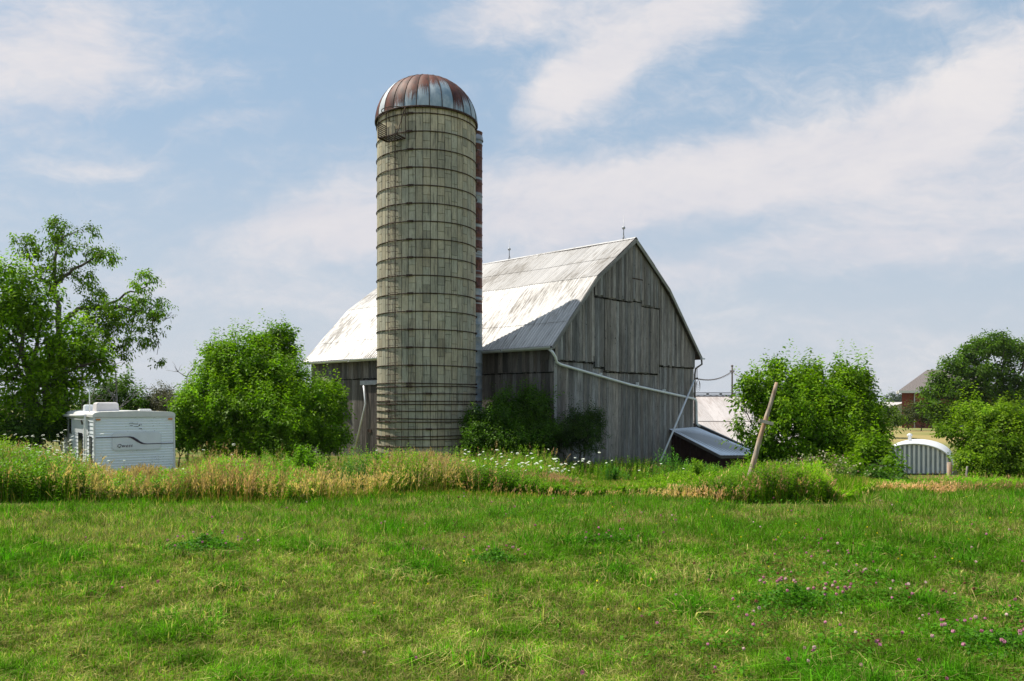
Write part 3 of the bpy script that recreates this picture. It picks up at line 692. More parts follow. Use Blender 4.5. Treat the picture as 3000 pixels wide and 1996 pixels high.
def build_lean():
    ls=thing('lean_to_shed','low lean-to shed with a grey-blue ribbed metal roof against the barn gable','shed',tuple(bp(BW-1,-2,-1.5)))
    # top edge along the gable wall, falling away from it
    a=P3(1954,1257,41.9); b=gpt(12.35,0,.0); b.z=a.z+.02
    a=gpt(9.75,0,.02); a.z=.36; b=gpt(12.5,0,.02); b.z=.42
    dn=-W
    mb=MB(); c=b+dn*3.9; c.z=-.96; d=a+dn*2.95; d.z=-.88
    quadroof(mb,a,b,c,d,14,.02); mb.build('roof',M['roof3'],ls)
    w=MB(); i=.15
    for (p,q) in ((a,d),(d,c)):
        p2=p.lerp(q,.02); q2=q.lerp(p,.02); ax=(q2-p2); ax.z=0; L=ax.length; ax.normalize(); z0,z1=p2.z-.08,q2.z-.08
        boards(w,Vector((p2.x,p2.y,0))+ (Vector((.0,.15,0)) if p is d else U*.12),ax,Vector((ax.y,-ax.x,0)),0,L,lambda s:-3.2,lambda s:z0+(z1-z0)*s/L,(.3,.25,.22),.3,0,0)
    w.build('wall',M['redpaint'],ls)
    f=MB(); f.bar(a-Vector((0,0,.07))-U*.03,d-Vector((0,0,.07))-U*.03,.03,.13,(0,0,1),(.15,.13,.12)); f.bar(d-Vector((0,0,.08)),c-Vector((0,0,.08)),.03,.14,(0,0,1),(.15,.13,.12)); f.build('fascia',M['boards'],ls)
    # second lower slope running back along the corner
    l2=thing('side_annex','narrow metal-roofed annex tucked behind the lean-to at the barn corner','shed',tuple(bp(BW+1.5,1,-1.5)))
    a=gpt(12.62,.62,.02); b=a+W*7+Vector((0,0,.05)); c=b+U*3.2-Vector((0,0,1.5)); d=gpt(12.62,-1.05,.0)-W*3.6+U*1.05
    mb=MB(); quadroof(mb,a,b,c,d,22,.02); mb.build('roof',M['roof3'],l2)
    w=MB(); w.bar(a-Vector((0,0,.16)),d-Vector((0,0,.16)),.08,.22,(0,0,1),(.1,.09,.09)); w.build('fascia',M['boards'],l2)
    w=MB(); e=[Vector(p) for p in (a,d,c,b)]
    for p,q in ((a,d),(d,c)):
        w.add([(p.x,p.y,p.z-.12),(q.x,q.y,q.z-.12),(q.x,q.y,-3.3),(p.x,p.y,-3.3)],[(0,1,2,3)],(1,1,1))
    w.build('wall',M['redpaint'],l2)
build_lean()
def build_wire():
    t=thing('service_mast','thin dark metal service mast rising above the low barn roof','mast',tuple(P3(2145,1165,52)))
    mb=MB(); a=P3(2145,1165,52); b=P3(2145,1072,52); mb.tube([a,b],.055,8); mb.build('pole',M['brownpipe'],t)
    mb=MB(); mb.box(b-Vector((0,0,.35)),(.3,.08,.08)); mb.build('bracket',M['brownpipe'],t); mb=MB(); mb.lathe([(.01,.06),(.08,.03),(.08,-.05),(.01,-.08)],b,8); mb.build('cap',M['brownpipe'],t)
    a=gpt(12.45,3.05,.12); b2=b-Vector((0,0,.35)); pts=[]
    for i in range(25):
        f=i/24; p=a.lerp(b2,f); p.z-=.55*4*f*(1-f)*.45; pts.append(p)
    mb=MB(); mb.tube(pts,.022,5)
    for i in range(24):
        p=pts[i].lerp(pts[i+1],.5); mb.tube([p+Vector((0,0,-.035)),p+Vector((.06,0,.04)),p+Vector((.15,0,-.03))],.014,4)
    o=mb.build('overhead_cable',M['brownpipe']); tag(o,'twisted black cable sagging between the barn corner and the thin mast','cable')
    c=P3(2180,1105,46); pts=[b2.lerp(c,f)+Vector((0,0,-.3*4*f*(1-f)*.4)) for f in np.linspace(0,1,10)]
    mb=MB(); mb.tube(pts,.02,5); o=mb.build('overhead_cable',M['brownpipe']); tag(o,'short cable dropping from the thin mast into the right bush','cable')
build_wire()

# ------------------------------------------------------------------ leaning pole
def build_pole():
    t=thing('leaning_post','weathered wooden post leaning to the right with a short cross board, standing in the weeds','post',(P3(2184,0,18).x,18,GZ(P3(2184,0,18).x,18)))
    a=P3(2182,1440,18); b=P3(2275,1121,18.15); mb=MB(); pts=[]; rad=[]
    for i in range(14):
        f=i/13; p=a.lerp(b,f); p+=Vector((.012*math.sin(f*9),.01*math.cos(f*7),0)); pts.append(p); rad.append(.068-.028*f+.003*math.sin(i*2.3))
    mb.tube(pts,rad,12,smooth=True); mb.build('post',M['pole'],t)
    c=a.lerp(b,.635); mb=MB(); R=Matrix.Rotation(math.radians(14),3,'Y'); mb.box(c+Vector((.0,-.075,0)),(.33,.04,.075),R,(.5,.45,.38)); mb.build('cross_board',M['polewood'],t)
build_pole()

# ------------------------------------------------------------------ travel trailer
def build_trailer():
    Zt=24.9; n0=P3(277,1214,Zt); al=math.radians(36); zt=n0.z; H=2.72; base=zt-H; L=7.6; Wd=2.36
    # local frame: x to the right along the front face, y back along the side, origin at the near left corner on the ground
    t=thing('travel_trailer','old white travel trailer with ribbed siding and mildew spots, parked in tall weeds','trailer',(n0.x,n0.y,base),local=True,rotz=al)
    R=Matrix.Identity(3)
    ftop=-.0; lean=.16   # the front face leans: foot further forward
    def fy(z): return -lean*(1-(z/H))+.0
    bd=MB()
    # front face as horizontal ribs
    nr=26; z0=.42
    for i in range(nr):
        za=z0+(H-.10-z0)*i/nr; zb=z0+(H-.10-z0)*(i+1)/nr; zc=za+(zb-za)*.78
        for (p,q,oa,ob) in ((za,zc,.0,-.012),(zc,zb,-.012,.0)):
            bd.add([(0,fy(p)+oa,p),(Wd,fy(p)+oa,p),(Wd,fy(q)+ob,q),(0,fy(q)+ob,q)],[(0,1,2,3)])
    for sx in (0,Wd):
        bd.add([(sx,fy(z0),z0),(sx,L,z0),(sx,L,H-.1),(sx,fy(H),H-.1)],[(0,1,2,3)])
    bd.add([(0,L,z0),(Wd,L,z0),(Wd,L,H-.1),(0,L,H-.1)],[(0,1,2,3)])
    bd.add([(0,fy(z0),z0),(Wd,fy(z0),z0),(Wd,L,z0),(0,L,z0)],[(0,1,2,3)])
    body=bd.build('body',M['tsiding'],t)
    sd=MB(); nr=17
    for i in range(nr):
        za=z0+(H-.12-z0)*i/nr; zb=z0+(H-.12-z0)*(i+1)/nr
        sd.add([(-.03,fy(za)+.02,za),(-.03,L,za),(-.008,L,zb-.01),(-.008,fy(zb)+.02,zb-.01)],[(3,2,1,0)])
        sd.add([(-.008,.0,zb-.01),(-.008,L,zb-.01),(-.03,L,zb),(-.03,.0,zb)],[(3,2,1,0)])
    sd.build('side_siding',M['siding'],body)
    rf=MB()
    prof=[(-.06,-.10),(-.06,-.02),(.0,.04),(.12,.07),(Wd/2,.10),(Wd-.12,.07),(Wd,.04),(Wd+.04,-.02),(Wd+.04,-.10)]
    vs=[(x,-.05,H+z) for x,z in prof]+[(x,L+.03,H+z) for x,z in prof]; n=len(prof)
    rf.add(vs,[tuple(range(n))[::-1],tuple(range(n,2*n))]+[(i,i+1,i+1+n,i+n) for i in range(n-1)]+[(n-1,0,n,2*n-1)],(1,1,1),smooth=False); rf.build('roof',M['twhite'],t)
    tr=MB()
    for sx in (-.015,Wd): tr.bar((sx,fy(.4)-.02,.4),(sx,fy(H)-.02,H-.1),.05,.05,(1,0,0))
    tr.bar((0,fy(.42)-.02,.42),(Wd,fy(.42)-.02,.42),.04,.06); tr.build('corner_trim',M['twhite'],body)
    # front hatch panel with rounded corners
    def rrect(x0,x1,za,zb,r,off,mb,col=(1,1,1),th=.012):
        pts=[]
        for cx,cz,a0 in ((x1-r,zb-r,0),(x0+r,zb-r,90),(x0+r,za+r,180),(x1-r,za+r,270)):
            for k in range(7): a=math.radians(a0+15*k); pts.append((cx+r*math.cos(a),cz+r*math.sin(a)))
        n=len(pts); vs=[(x,fy(z)-off,z) for x,z in pts]+[(x,fy(z)-off+th,z) for x,z in pts]
        mb.add(vs,[tuple(range(n)),tuple(range(2*n-1,n-1,-1))]+[(i,(i+1)%n,(i+1)%n+n,i+n)[::-1] for i in range(n)],col)
    hx0,hx1=.50,1.93; hz0,hz1=1.57,2.10
    m0=MB(); rrect(hx0-.03,hx1+.03,hz0-.03,hz1+.03,.13,.028,m0); ht=m0.build('storage_hatch',M['siding'],t)
    m1=MB(); rrect(hx0,hx1,hz0,hz1,.11,.038,m1); m1.build('hatch_panel',M['tpanel'],ht)
    # stripe with a swoosh
    sp=MB(); pts=[(0.02,1.975,.012),(.92,1.985,.012),(1.02,1.975,.024),(1.12,1.93,.042),(1.22,1.86,.046),(1.32,1.79,.034),(1.42,1.752,.018),(1.52,1.742,.012),(2.33,1.745,.012)]
    vs=[]; 
    for x,z,h in pts: vs+=[(x,fy(z)-.053,z-h),(x,fy(z)-.053,z+h)]
    sp.add(vs,[(2*i,2*i+2,2*i+3,2*i+1) for i in range(len(pts)-1)]); sp.build('stripe',M['decal_dark'],body)
    # lettering
    cu=bpy.data.curves.new('lettering','FONT'); cu.body='Qwest'; cu.size=.15; cu.extrude=.002; cu.shear=.3; cu.space_character=1.15
    tmp=bpy.data.objects.new('lettering',cu); COL.objects.link(tmp); dg=bpy.context.evaluated_depsgraph_get(); me=bpy.data.meshes.new_from_object(tmp.evaluated_get(dg)); bpy.data.objects.remove(tmp)
    lo=link('lettering',me,M['decal_dark'],ht); lo.location=(.62,fy(1.7)-.050,1.655); lo.rotation_euler=(PI/2,0,0)
    for x in (.10,2.24):
        a=MB(); a.box((x,fy(2.55)-.035,2.55),(.12,.05,.045)); a.build('marker_light',M['amber'],t)
    lg=MB()   # worn emblem flecks on the front face
    for (x,z,w,h) in [(x,z+.14,w,h) for x,z,w,h in ((.98,2.28,.14,.012),(1.08,2.25,.18,.010),(1.0,2.20,.10,.012),(1.12,2.17,.16,.010),(1.27,2.20,.05,.03),(1.30,2.24,.08,.008),(1.27,2.09,.11,.016))]:
        lg.add([(x,fy(z)-.02,z),(x+w,fy(z)-.02,z-.006),(x+w*.9,fy(z)-.02,z+h),(x+w*.2,fy(z)-.02,z+h)],[(0,1,2,3)])
    lg.build('worn_emblem',M['decal_dark'],body)
    # air conditioner, vents, antenna
    ac=MB(); ax,ay=.76,1.9
    def rb(mb,x0,x1,y0,y1,z0,z1,r,ins):
        ring=[]
        for z,i in ((z0,0),(z0+.02,0),(z1-r,ins*.6),(z1-r*.3,ins+r*.3),(z1,ins+r)):
            ring.append([(x0+i,y0+i,z),(x1-i,y0+i,z),(x1-i,y1-i,z),(x0+i,y1-i,z)])
        vs=[p for rg in ring for p in rg]; fs=[]
        for k in range(len(ring)-1):
            for j in range(4): fs.append((4*k+j,4*k+(j+1)%4,4*k+4+(j+1)%4,4*k+4+j))
        fs.append(tuple(4*(len(ring)-1)+j for j in range(4))); mb.add(vs,fs)
    rb(ac,.26,.94,1.4,2.3,H+.06,H+.38,.06,.03); ac.build('air_conditioner',M['tgrey'],t)
    v=MB(); rb(v,.2,.5,3.6,4.1,H+.06,H+.30,.05,.02); v.build('roof_vent',M['siding'],t)
    v=MB(); rb(v,1.62,2.0,1.6,2.0,H+.08,H+.15,.03,.01); v.build('roof_vent',M['twhite'],t)
    an=MB(); an.tube([(.09,1.7,H),(.09,1.7,H+.86)],.018,6); an.bar((-.10,1.7,H+.86),(.14,1.7,H+.86),.05,.03); an.build('antenna',M['downspout'],t)
    # awning and arms on the near side
    aw=MB(); aw.tube([(-.14,1.0,H-.06),(-.14,6.9,H-.12)],.055,10); aw.build('rolled_awning',M['twhite'],t)
    for y in (1.0,6.9):
        a=MB(); a.bar((-.16,y,.55),(-.14,y,H-.08),.06,.05,(1,0,0)); a.build('awning_arm',M['downspout'],t)
    pb=MB(); pb.add([(-.036,1.1,2.02),(-.036,6.8,2.02),(-.036,6.8,H-.2),(-.036,1.1,H-.2)],[(3,2,1,0)]); pb.build('side_stripe',M['tpanel'],body)
    for (y0,y1,za,zb) in ((.35,.75,1.15,1.95),(2.4,3.3,1.1,2.0),(5.2,5.7,2.0,2.45),(5.2,6.0,.9,1.6)):
        w=MB(); w.add([(-.045,y0,za),(-.045,y1,za),(-.045,y1,zb),(-.045,y0,zb)],[(3,2,1,0)]); w.box((-.035,(y0+y1)/2,(za+zb)/2),(.012,y1-y0+.06,zb-za+.06)); 
        f=MB(); f.box((-.036,(y0+y1)/2,(za+zb)/2),(.014,y1-y0+.10,zb-za+.10)); wf=f.build('window',M['glass'],t)
        g=MB(); g.add([(-.047,y0,za),(-.047,y1,za),(-.047,y1,zb),(-.047,y0,zb)],[(3,2,1,0)]); g.build('pane',M['glass'],wf)
    dd=MB(); dd.box((-.037,1.75,1.38),(.02,.68,1.7)); dr=dd.build('door',M['twhite'],t); dg_=MB(); dg_.box((-.051,1.72,1.5),(.012,.24,.95)); dg_.build('door_window',M['glass'],dr)
    ls=MB(); ls.tube([(-.08,2.0,2.35),(-.12,2.0,2.5)],.03,6); ls.build('porch_lamp',M['brownpipe'],t)
    # wheels and frame below, mostly hidden
    for x in (.12,Wd-.12):
        for y in (3.9,4.75):
            w=MB(); w.tube([(x-.1,y,.35),(x+.1,y,.35)],.35,18,(1,1,1)); w.build('wheel',M['glass'],t)
    ch=MB(); ch.bar((.3,-.9,.4),(.3,L,.4),.08,.12); ch.bar((Wd-.3,-.0,.4),(Wd-.3,L,.4),.08,.12); ch.build('chassis',M['rust'],t)
build_trailer()

# ------------------------------------------------------------------ far buildings on the right
def build_far():
    D=50.0; gy=-2.75
    h=thing('quonset_hut','low arched shed with a white metal roof and white vertical ribs on its end wall','shed',(P3(2680,0,D).x,D,gy))
    xl,xr=P3(2560,0,D).x,P3(2792,0,D).x; w=xr-xl; xm=(xl+xr)/2; zt=P3(0,1302,D).z; zs=P3(0,1375,D).z; Lh=9.0
    def arc(f): a=PI*f; return xm-w/2*math.cos(a), zs+(zt-zs)*math.sin(a)**.85
    back=Vector((.50,.87,0))*Lh*.8
    def pt(f,k,lift=0): x,z=arc(f); return Vector((x,D,z+lift))+back*k
    n=24; rf=MB(); vs=[];
    for i in range(n+1):
        f=i/n
        for k in range(13): vs.append(pt(f,k/12-.02,.05+(.03 if k%2 else 0)))
    rf.add(vs,[(i*13+k,i*13+k+1,(i+1)*13+k+1,(i+1)*13+k) for i in range(n) for k in range(12)],(1,1,1),smooth=True); rf.build('roof',M['huttin'],h)
    rm=MB(); rm.tube([pt(i/n,-.03,.04) for i in range(n+1)],.05,6); rm.build('roof_edge',M['huttin'],h)
    ew=MB(); ew.add([(xl,D,gy)]+[tuple(pt(i/n,0)) for i in range(n+1)]+[(xr,D,gy)],[tuple(range(n+3))]); e=ew.build('end_wall',M['hutdark'],h)
    for i in range(17):
        x=xl+.12+(w-.24)*i/16; c=max(-1,min(1,(xm-x)/(w/2))); f=math.acos(c)/PI; z=arc(f)[1]
        r=MB(); r.box((x,D-.05,(z+gy)/2),(.125,.09,z-gy-.05)); r.build('rib',M['huttin'],h)
    for s,k in ((0,xl),(1,xr)):
        sw=MB(); sw.add([(k,D,gy),Vector((k,D,gy))+back,pt(s,1),pt(s,0)],[(0,1,2,3)]); sw.build('side_wall',M['huttin'],h)
    v=MB(); p=pt(.44,.55,.05); v.lathe([(.11,0),(.11,.34),(.17,.36),(.17,.47),(.02,.55)],p,12); v.build('roof_vent',M['huttin'],h)
    # brick house
    D=122.0; gy=-2.6; x0=P3(2642,0,D).x; x1=x0+14; ze=P3(0,1145,D).z; zr=P3(0,1083,D-0).z
    hs=thing('brick_house','red brick farmhouse with a mottled grey hipped roof, behind the big tree at right','house',(x0+6,D+5,gy))
    def wallq(mb,p,q,za,zb): 
        L=(Vector(q)-Vector(p)).length; mb.add([(*p,za),(*q,za),(*q,zb),(*p,zb)],[(0,1,2,3)],(1,1,1),[(0,za),(L,za),(L,zb),(0,zb)])
    mb=MB(); wallq(mb,(x0,D),(x1,D),gy,ze); wallq(mb,(x0+4.6,D+9),(x0,D),gy,ze); wallq(mb,(x1,D),(x1+4.6,D+9),gy,ze); wallq(mb,(x1+4.6,D+9),(x0+4.6,D+9),gy,ze); mb.build('wall',M['brick'],hs)
    ov=1.0; A=(x0-1.0,D-ov,ze); B=(x1+ov,D-ov,ze); C=(x1+5,D+10,ze); Dd=(x0+4.2,D+10,ze); r1=(x0+6.3,D+4.5,zr+.15); r2=(x1-1,D+4.5,zr+.15)
    mb=MB(); mb.add([A,B,r2,r1],[(0,1,2,3)],(1,1,1),[(0,0),(16,0),(12,7),(5,7)]); mb.add([Dd,A,r1],[(0,1,2)],(1,1,1),[(0,0),(10,0),(5,7)]); mb.add([B,C,r2],[(0,1,2)],(1,1,1),[(0,0),(10,0),(5,7)]); mb.add([C,Dd,r1,r2],[(0,1,2,3)],(1,1,1),[(0,0),(16,0),(12,7),(5,7)]); mb.build('roof',M['shingle'],hs)
    mb=MB(); mb.bar((A[0],A[1],ze-.18),(B[0],B[1],ze-.18),.25,.36); mb.bar((Dd[0],Dd[1],ze-.18),(A[0],A[1]+.13,ze-.18),.25,.34); mb.build('eave_trim',M['twhite'],hs)
    mb=MB(); mb.tube([(x0+1.9,D-.12,gy),(x0+1.9,D-.12,ze-.3)],.09,6); mb.build('downspout',M['twhite'],hs)
    for wx in (5.2,9.5):
        for wz in (1.0,3.6):
            mb=MB(); mb.box((x0+wx,D-.03,gy+wz+.7),(1.1,.1,1.7)); w_=mb.build('window',M['glass'],hs); mb=MB(); mb.box((x0+wx,D-.06,gy+wz-.2),(1.3,.18,.12)); mb.build('window_sill',M['twhite'],w_)
    # white gabled shed left of the house, and a curved white frame
    D=135.0; s=thing('white_shed','small white gabled shed partly hidden left of the brick house','shed',(P3(2630,0,D).x,D,-2.6))
    a=P3(2600,1192,D); b=P3(2642,1180,D); mb=MB(); mb.add([(a.x,D,-3),(a.x+6,D,-3),(a.x+6,D,a.z),(a.x+3,D,b.z),(a.x,D,a.z)],[(0,1,2,3,4)]); mb.build('wall',M['siding'],s)
    mb=MB(); mb.add([(a.x-.4,D-.3,a.z-.25),(a.x+3,D-.3,b.z+.1),(a.x+3,D+8,b.z+.1),(a.x-.4,D+8,a.z-.25)],[(0,1,2,3)],(1,1,1),[(0,0),(4,0),(4,8),(0,8)]); mb.add([(a.x+6.4,D-.3,a.z-.25),(a.x+3,D-.3,b.z+.1),(a.x+3,D+8,b.z+.1),(a.x+6.4,D+8,a.z-.25)],[(0,1,2,3)],(1,1,1),[(0,0),(4,0),(4,8),(0,8)]); mb.build('roof',M['roof2'],s)
    mb=MB(); c=P3(2562,1185,95); pts=[c+Vector((.9*(1-math.cos(a))-.6,0,1.5*math.sin(a)-1.3)) for a in np.linspace(0,PI*.55,10)]; mb.tube(pts,.07,6); pt0=pts[0]; mb.tube([pt0,Vector((pt0.x,pt0.y,-2.6))],.07,6)
    o=mb.build('curved_pipe',M['downspout']); tag(o,'thin white curved pipe rising above the bushes left of the brick house','pipe')
    # fence posts
    def post(px,py0,py1,D,r,tilt,lab,mat):
        a=P3(px,py1,D); a.z=min(a.z,GZ(a.x,D)-.1); b=P3(px+tilt,py0,D); mb=MB(); mb.tube([a,a.lerp(b,.5)+Vector((r*.2,0,0)),b,b+Vector((0,0,.02))],[r*1.1,r,r*.85,r*.5],9); o=mb.build('fence_post',M[mat]); tag(o,lab,'post'); return o
    post(2781,1356,1402,30,.10,0,'thick weathered fence post at the right corner of the arched shed','pole')
    post(2822,1368,1402,31,.045,12,'thin pale fence post slanting right, beside the light green bush','deadwood')
build_far()
# ------------------------------------------------------------------ trees and shrubs
def unit(v): return v/np.maximum(np.linalg.norm(v,axis=-1,keepdims=True),1e-6)
def sprigs(C, Dv, Ls, k, leaf, col, rng, droop=.35, wr=.45, tipy=.6, vary=.3):
    """C,Dv: (N,3) sprig bases and directions; k leaves each"""
    N=len(C); t=np.tile((np.arange(k)+.5)/k,(N,1))+rng.uniform(-.04,.04,(N,k))
    ref=np.where(np.abs(Dv[:,2:3])>.9,np.array([[1.,0,0]]),np.array([[0,0,1.]])); X=unit(np.cross(Dv,ref)); Y=np.cross(Dv,X)
    ang=np.arange(k)*2.4+rng.uniform(0,6.28,(N,1))+rng.uniform(-.3,.3,(N,k))
    Ls=np.asarray(Ls).reshape(-1,1)*np.ones((N,1))
    rad=X[:,None]*np.cos(ang)[...,None]+Y[:,None]*np.sin(ang)[...,None]
    pos=C[:,None]+Dv[:,None]*(t*Ls)[...,None]
    pos[...,2]-= (t**2*Ls*.12)
    ld=unit(rad*.85+Dv[:,None]*(.15+.6*t[...,None])+np.array([0,0,-droop])+rng.normal(0,.22,(N,k,3)))
    sz=leaf*rng.uniform(.6,1.25,(N,k))*(1.1-.35*t)
    sd=unit(np.cross(ld,Dv[:,None]+rng.normal(0,.5,(N,k,3))))
    nn=np.cross(sd,ld)
    base=pos+rad*(sz*.25)[...,None]
    s=sz[...,None]
    v0=base; v1=base+ld*s*.5+sd*s*wr*.5+nn*s*.06; v2=base+ld*s-np.array([0,0,1.])*s*.12; v3=base+ld*s*.5-sd*s*wr*.5+nn*s*.06
    V=np.stack([v0,v1,v2,v3],2).reshape(-1,4,3)
    b=rng.uniform(1-vary,1+vary,(N,k))*rng.uniform(.62,1.38,(N,1)); y=tipy*t+rng.uniform(-.1,.1,(N,1))
    c=np.array(col)[None,None]*b[...,None]*np.stack([1+y*1.15,1+y*.55,1-.4*y],-1)
    return V, np.clip(c,0.002,.9).reshape(-1,3)
def ell_points(lobe, n, rng, shell=(.55,1.02)):
    c,r=np.array(lobe[0]),np.array(lobe[1]); d=unit(rng.normal(0,1,(n,3)))
    rr=rng.uniform(shell[0]**2,shell[1]**2,(n,1))**.5
    bump=1+.22*(vnoise(d[:,0]*3+c[0],d[:,2]*3+c[2]+d[:,1]*2,1.0)-.5)[:,None]*2
    return c+d*r*rr*bump, d
def LB(px,py,D,rpx,rpy,rd=None,dens=1.0):
    c=P3(px,py,D); rx=rpx/F*D; rz=rpy/F*D; ry=rd if rd else (rx+rz)/2
    return ((c.x,c.y,c.z),(rx,ry,rz),dens)
def branch(mb,a,b,r0,r1,rng,n=7,wob=.08,seg=6):
    a=Vector(a);b=Vector(b); L=(b-a).length; pts=[];rad=[]
    ph=rng.uniform(0,6,3)
    for i in range(n):
        f=i/(n-1); p=a.lerp(b,f); w=wob*L*math.sin(f*PI); p+=Vector((math.sin(f*5+ph[0]),math.sin(f*6+ph[1]),.6*math.sin(f*4+ph[2])))*w; pts.append(p); rad.append(r0+(r1-r0)*f)
    mb.tube(pts,rad,seg); return pts
def tree(name,label,cat,base,lobes,col,leaf=.11,spm=16,k=12,Ls=.5,up=.6,droop=.35,trunk=.16,seed=1,group=None,zb=None,forks=1,shell=(.6,1.02),mat='leaf',bmat='bark',tipy=.6,wr=.45,twig=3,vary=.3,mid=None,shoots=.9,limb=.42,inner=.3,limbs=None):
    rng=np.random.default_rng(seed); bx,by=base; bz=GZ(bx,by) if zb is None else zb
    root=thing(name,label,cat,(bx,by,bz),group)
    mb=MB(); B=Vector((bx,by,bz-.1))
    cs=sorted(lobes,key=lambda l:l[0][2]); zc=sum(l[0][2] for l in lobes)/len(lobes)
    fork=Vector(mid) if mid else Vector((bx,by,bz+max(.25,(zc-bz)*.42)))
    LP=[]
    for pl in (limbs or []):
        pts=[Vector(p) for p in pl]; n_=len(pts); dd=[]
        for i in range(n_-1):
            for j in range(4):
                q=pts[i].lerp(pts[i+1],j/4); q+=Vector(rng.normal(0,.05,3)); dd.append(q)
        dd.append(pts[-1]); st_=trunk*(1 if pl is limbs[0] else .6); mb.tube(dd,[st_*(1-.8*i/(len(dd)-1)) for i in range(len(dd))],9); LP+=dd[3:]
    for f in range(forks if not limbs else 0):
        o=Vector((rng.normal(0,.12),rng.normal(0,.1),0))*(f>0)*2.5
        branch(mb,B+o,fork+o*1.5,trunk,trunk*.62,rng,6,.04,9)
    VV=[];CC=[]
    for lb in lobes:
        c=Vector(lb[0]); r=lb[1]; o=Vector((rng.normal(0,.1),0,0))
        if LP: fork=min(LP,key=lambda q:(q-c).length+.8*max(0,q.z-c.z)); o=Vector((0,0,0))
        tr=trunk*limb*min(1,(max(r)/2)**.5+.2); pts=branch(mb,fork+o,c,tr*1.2,tr*.35,rng,7,.07)
        for j in range(twig+int(max(r)*2)):
            d=Vector(unit(rng.normal(0,1,3))); d.z=abs(d.z)*.8; e=c+Vector((d.x*r[0],d.y*r[1],d.z*r[2]))*.85
            st=pts[rng.integers(3,7)]; branch(mb,st,e,tr*.38,.006,rng,5,.08,4)
        r=tuple(max(q*.5,q-Ls*.30) for q in r); lb=(lb[0],r,lb[2])
        area=4*PI*((r[0]*r[1])**1.6+(r[0]*r[2])**1.6+(r[1]*r[2])**1.6)**(1/1.6)/3**(1/1.6)
        n=int(area*spm*lb[2])+4; p,d=ell_points(lb,n,rng,shell)
        keep=np.ones(n,bool)
        for l2 in lobes:
            if l2 is lb: continue
            q=(p-np.array(l2[0]))/np.maximum(np.array(l2[1])-Ls*.30,.1); keep&=~((q**2).sum(1)<.38)
        g=vnoise(p[:,0]*1.9+p[:,1],p[:,2]*1.9+p[:,1]*.7,1.0,seed%7); keep&=(g>.44)|(rng.random(n)<.16)
        keep&=p[:,2]>gz(p[:,0],p[:,1])+.05
        p=p[keep];d=d[keep]; 
        dv=unit(d*.75+np.array([0,0,up])+rng.normal(0,.35,(len(p),3)))
        big=vnoise(p[:,0]*.9,p[:,2]*.9,1.0,3)[:,None]
        v,c_=sprigs(p-dv*Ls*.4,dv,Ls*rng.uniform(.6,1.3,len(p)),k,leaf,col,rng,droop,wr,tipy,vary)
        c_=c_*np.repeat((.72+.56*big)*(.8+.4*g[keep][:,None]),k,0)
        VV.append(v);CC.append(c_)
        # inner leaves, and long leading shoots on the upper side
        ni=int(n*inner); p,d=ell_points(lb,ni,rng,(.1,.62)); p=p[p[:,2]>gz(p[:,0],p[:,1])+.05]
        v,c_=sprigs(p,unit(rng.normal(0,1,p.shape)+np.array([0,0,.4])),Ls*1.2,k,leaf*1.35,np.array(col)*.9,rng,droop,wr,tipy*.5,vary); VV.append(v);CC.append(c_)
        ns=int(area*shoots)
        if ns:
            p,d=ell_points(lb,ns*3,rng,(.85,1.0)); p=p[d[:,2]>.25][:ns]; dv=unit(rng.normal(0,.28,p.shape)+np.array([0,0,1.])); kk=int(k*1.7)
            v,c_=sprigs(p,dv,Ls*rng.uniform(1.0,2.6,len(p)),kk,leaf*1.1,np.array(col)*1.05,rng,droop+.15,wr,tipy*1.2,vary); VV.append(v);CC.append(c_)
    mb.build('trunk',M[bmat],root)
    quads_obj('crown',np.concatenate(VV),np.concatenate(CC),M[mat],root)
    return root
GR=(.085,.185,.006); DG=(.036,.085,.010); OL=(.062,.085,.022)
# big bush left of the silo
tree('box_elder_bush','big bright green bush left of the silo, overgrowing the barn corner','bush',(P3(760,0,31).x,31),
  [LB(625,1190,30,100,105),LB(560,1230,29.5,70,80),LB(700,1090,31,120,110),LB(700,1220,29.5,110,90),LB(800,1060,31.5,65,65),LB(815,1140,31,115,115),LB(830,1025,32,48,58),
   LB(800,1230,29.5,130,90),LB(900,1205,30.5,88,88),LB(935,1160,31.5,48,60),LB(900,1260,30,90,55),LB(985,1200,31.5,38,50,.8),LB(980,1280,30.5,60,38,.9),LB(975,1150,32,30,40,.7),LB(640,1040,31,50,40),LB(540,1290,29,55,40),LB(815,985,31.5,40,40,.7),LB(845,985,32,24,32,.6),LB(690,1015,31,30,34,.6),LB(760,1000,31.5,30,30,.6),LB(570,1170,30,55,55),LB(640,1085,30.5,55,50,.8),LB(620,1290,29.3,80,55),LB(710,1300,29,80,50),LB(790,1300,28.8,80,50),LB(870,1310,29.2,70,40),LB(950,1295,30,60,40)],
  GR,.145,36,13,.5,shoots=1.6,seed=11,forks=3,trunk=.13)
# shoots on its top
# dark elder bushes in the shade right of the silo
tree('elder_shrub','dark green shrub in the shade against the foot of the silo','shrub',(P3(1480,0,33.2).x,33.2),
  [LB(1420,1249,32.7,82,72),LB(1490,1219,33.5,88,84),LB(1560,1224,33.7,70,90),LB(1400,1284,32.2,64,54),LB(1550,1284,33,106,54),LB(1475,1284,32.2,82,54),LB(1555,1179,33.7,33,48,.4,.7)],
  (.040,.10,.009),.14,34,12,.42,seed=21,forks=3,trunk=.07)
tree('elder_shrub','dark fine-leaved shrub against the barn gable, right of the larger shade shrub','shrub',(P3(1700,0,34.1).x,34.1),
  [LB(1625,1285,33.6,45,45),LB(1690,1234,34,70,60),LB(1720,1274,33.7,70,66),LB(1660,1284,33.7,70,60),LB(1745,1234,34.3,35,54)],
  (.030,.066,.014),.085,44,13,.4,seed=22,shoots=.3,forks=3,trunk=.05)
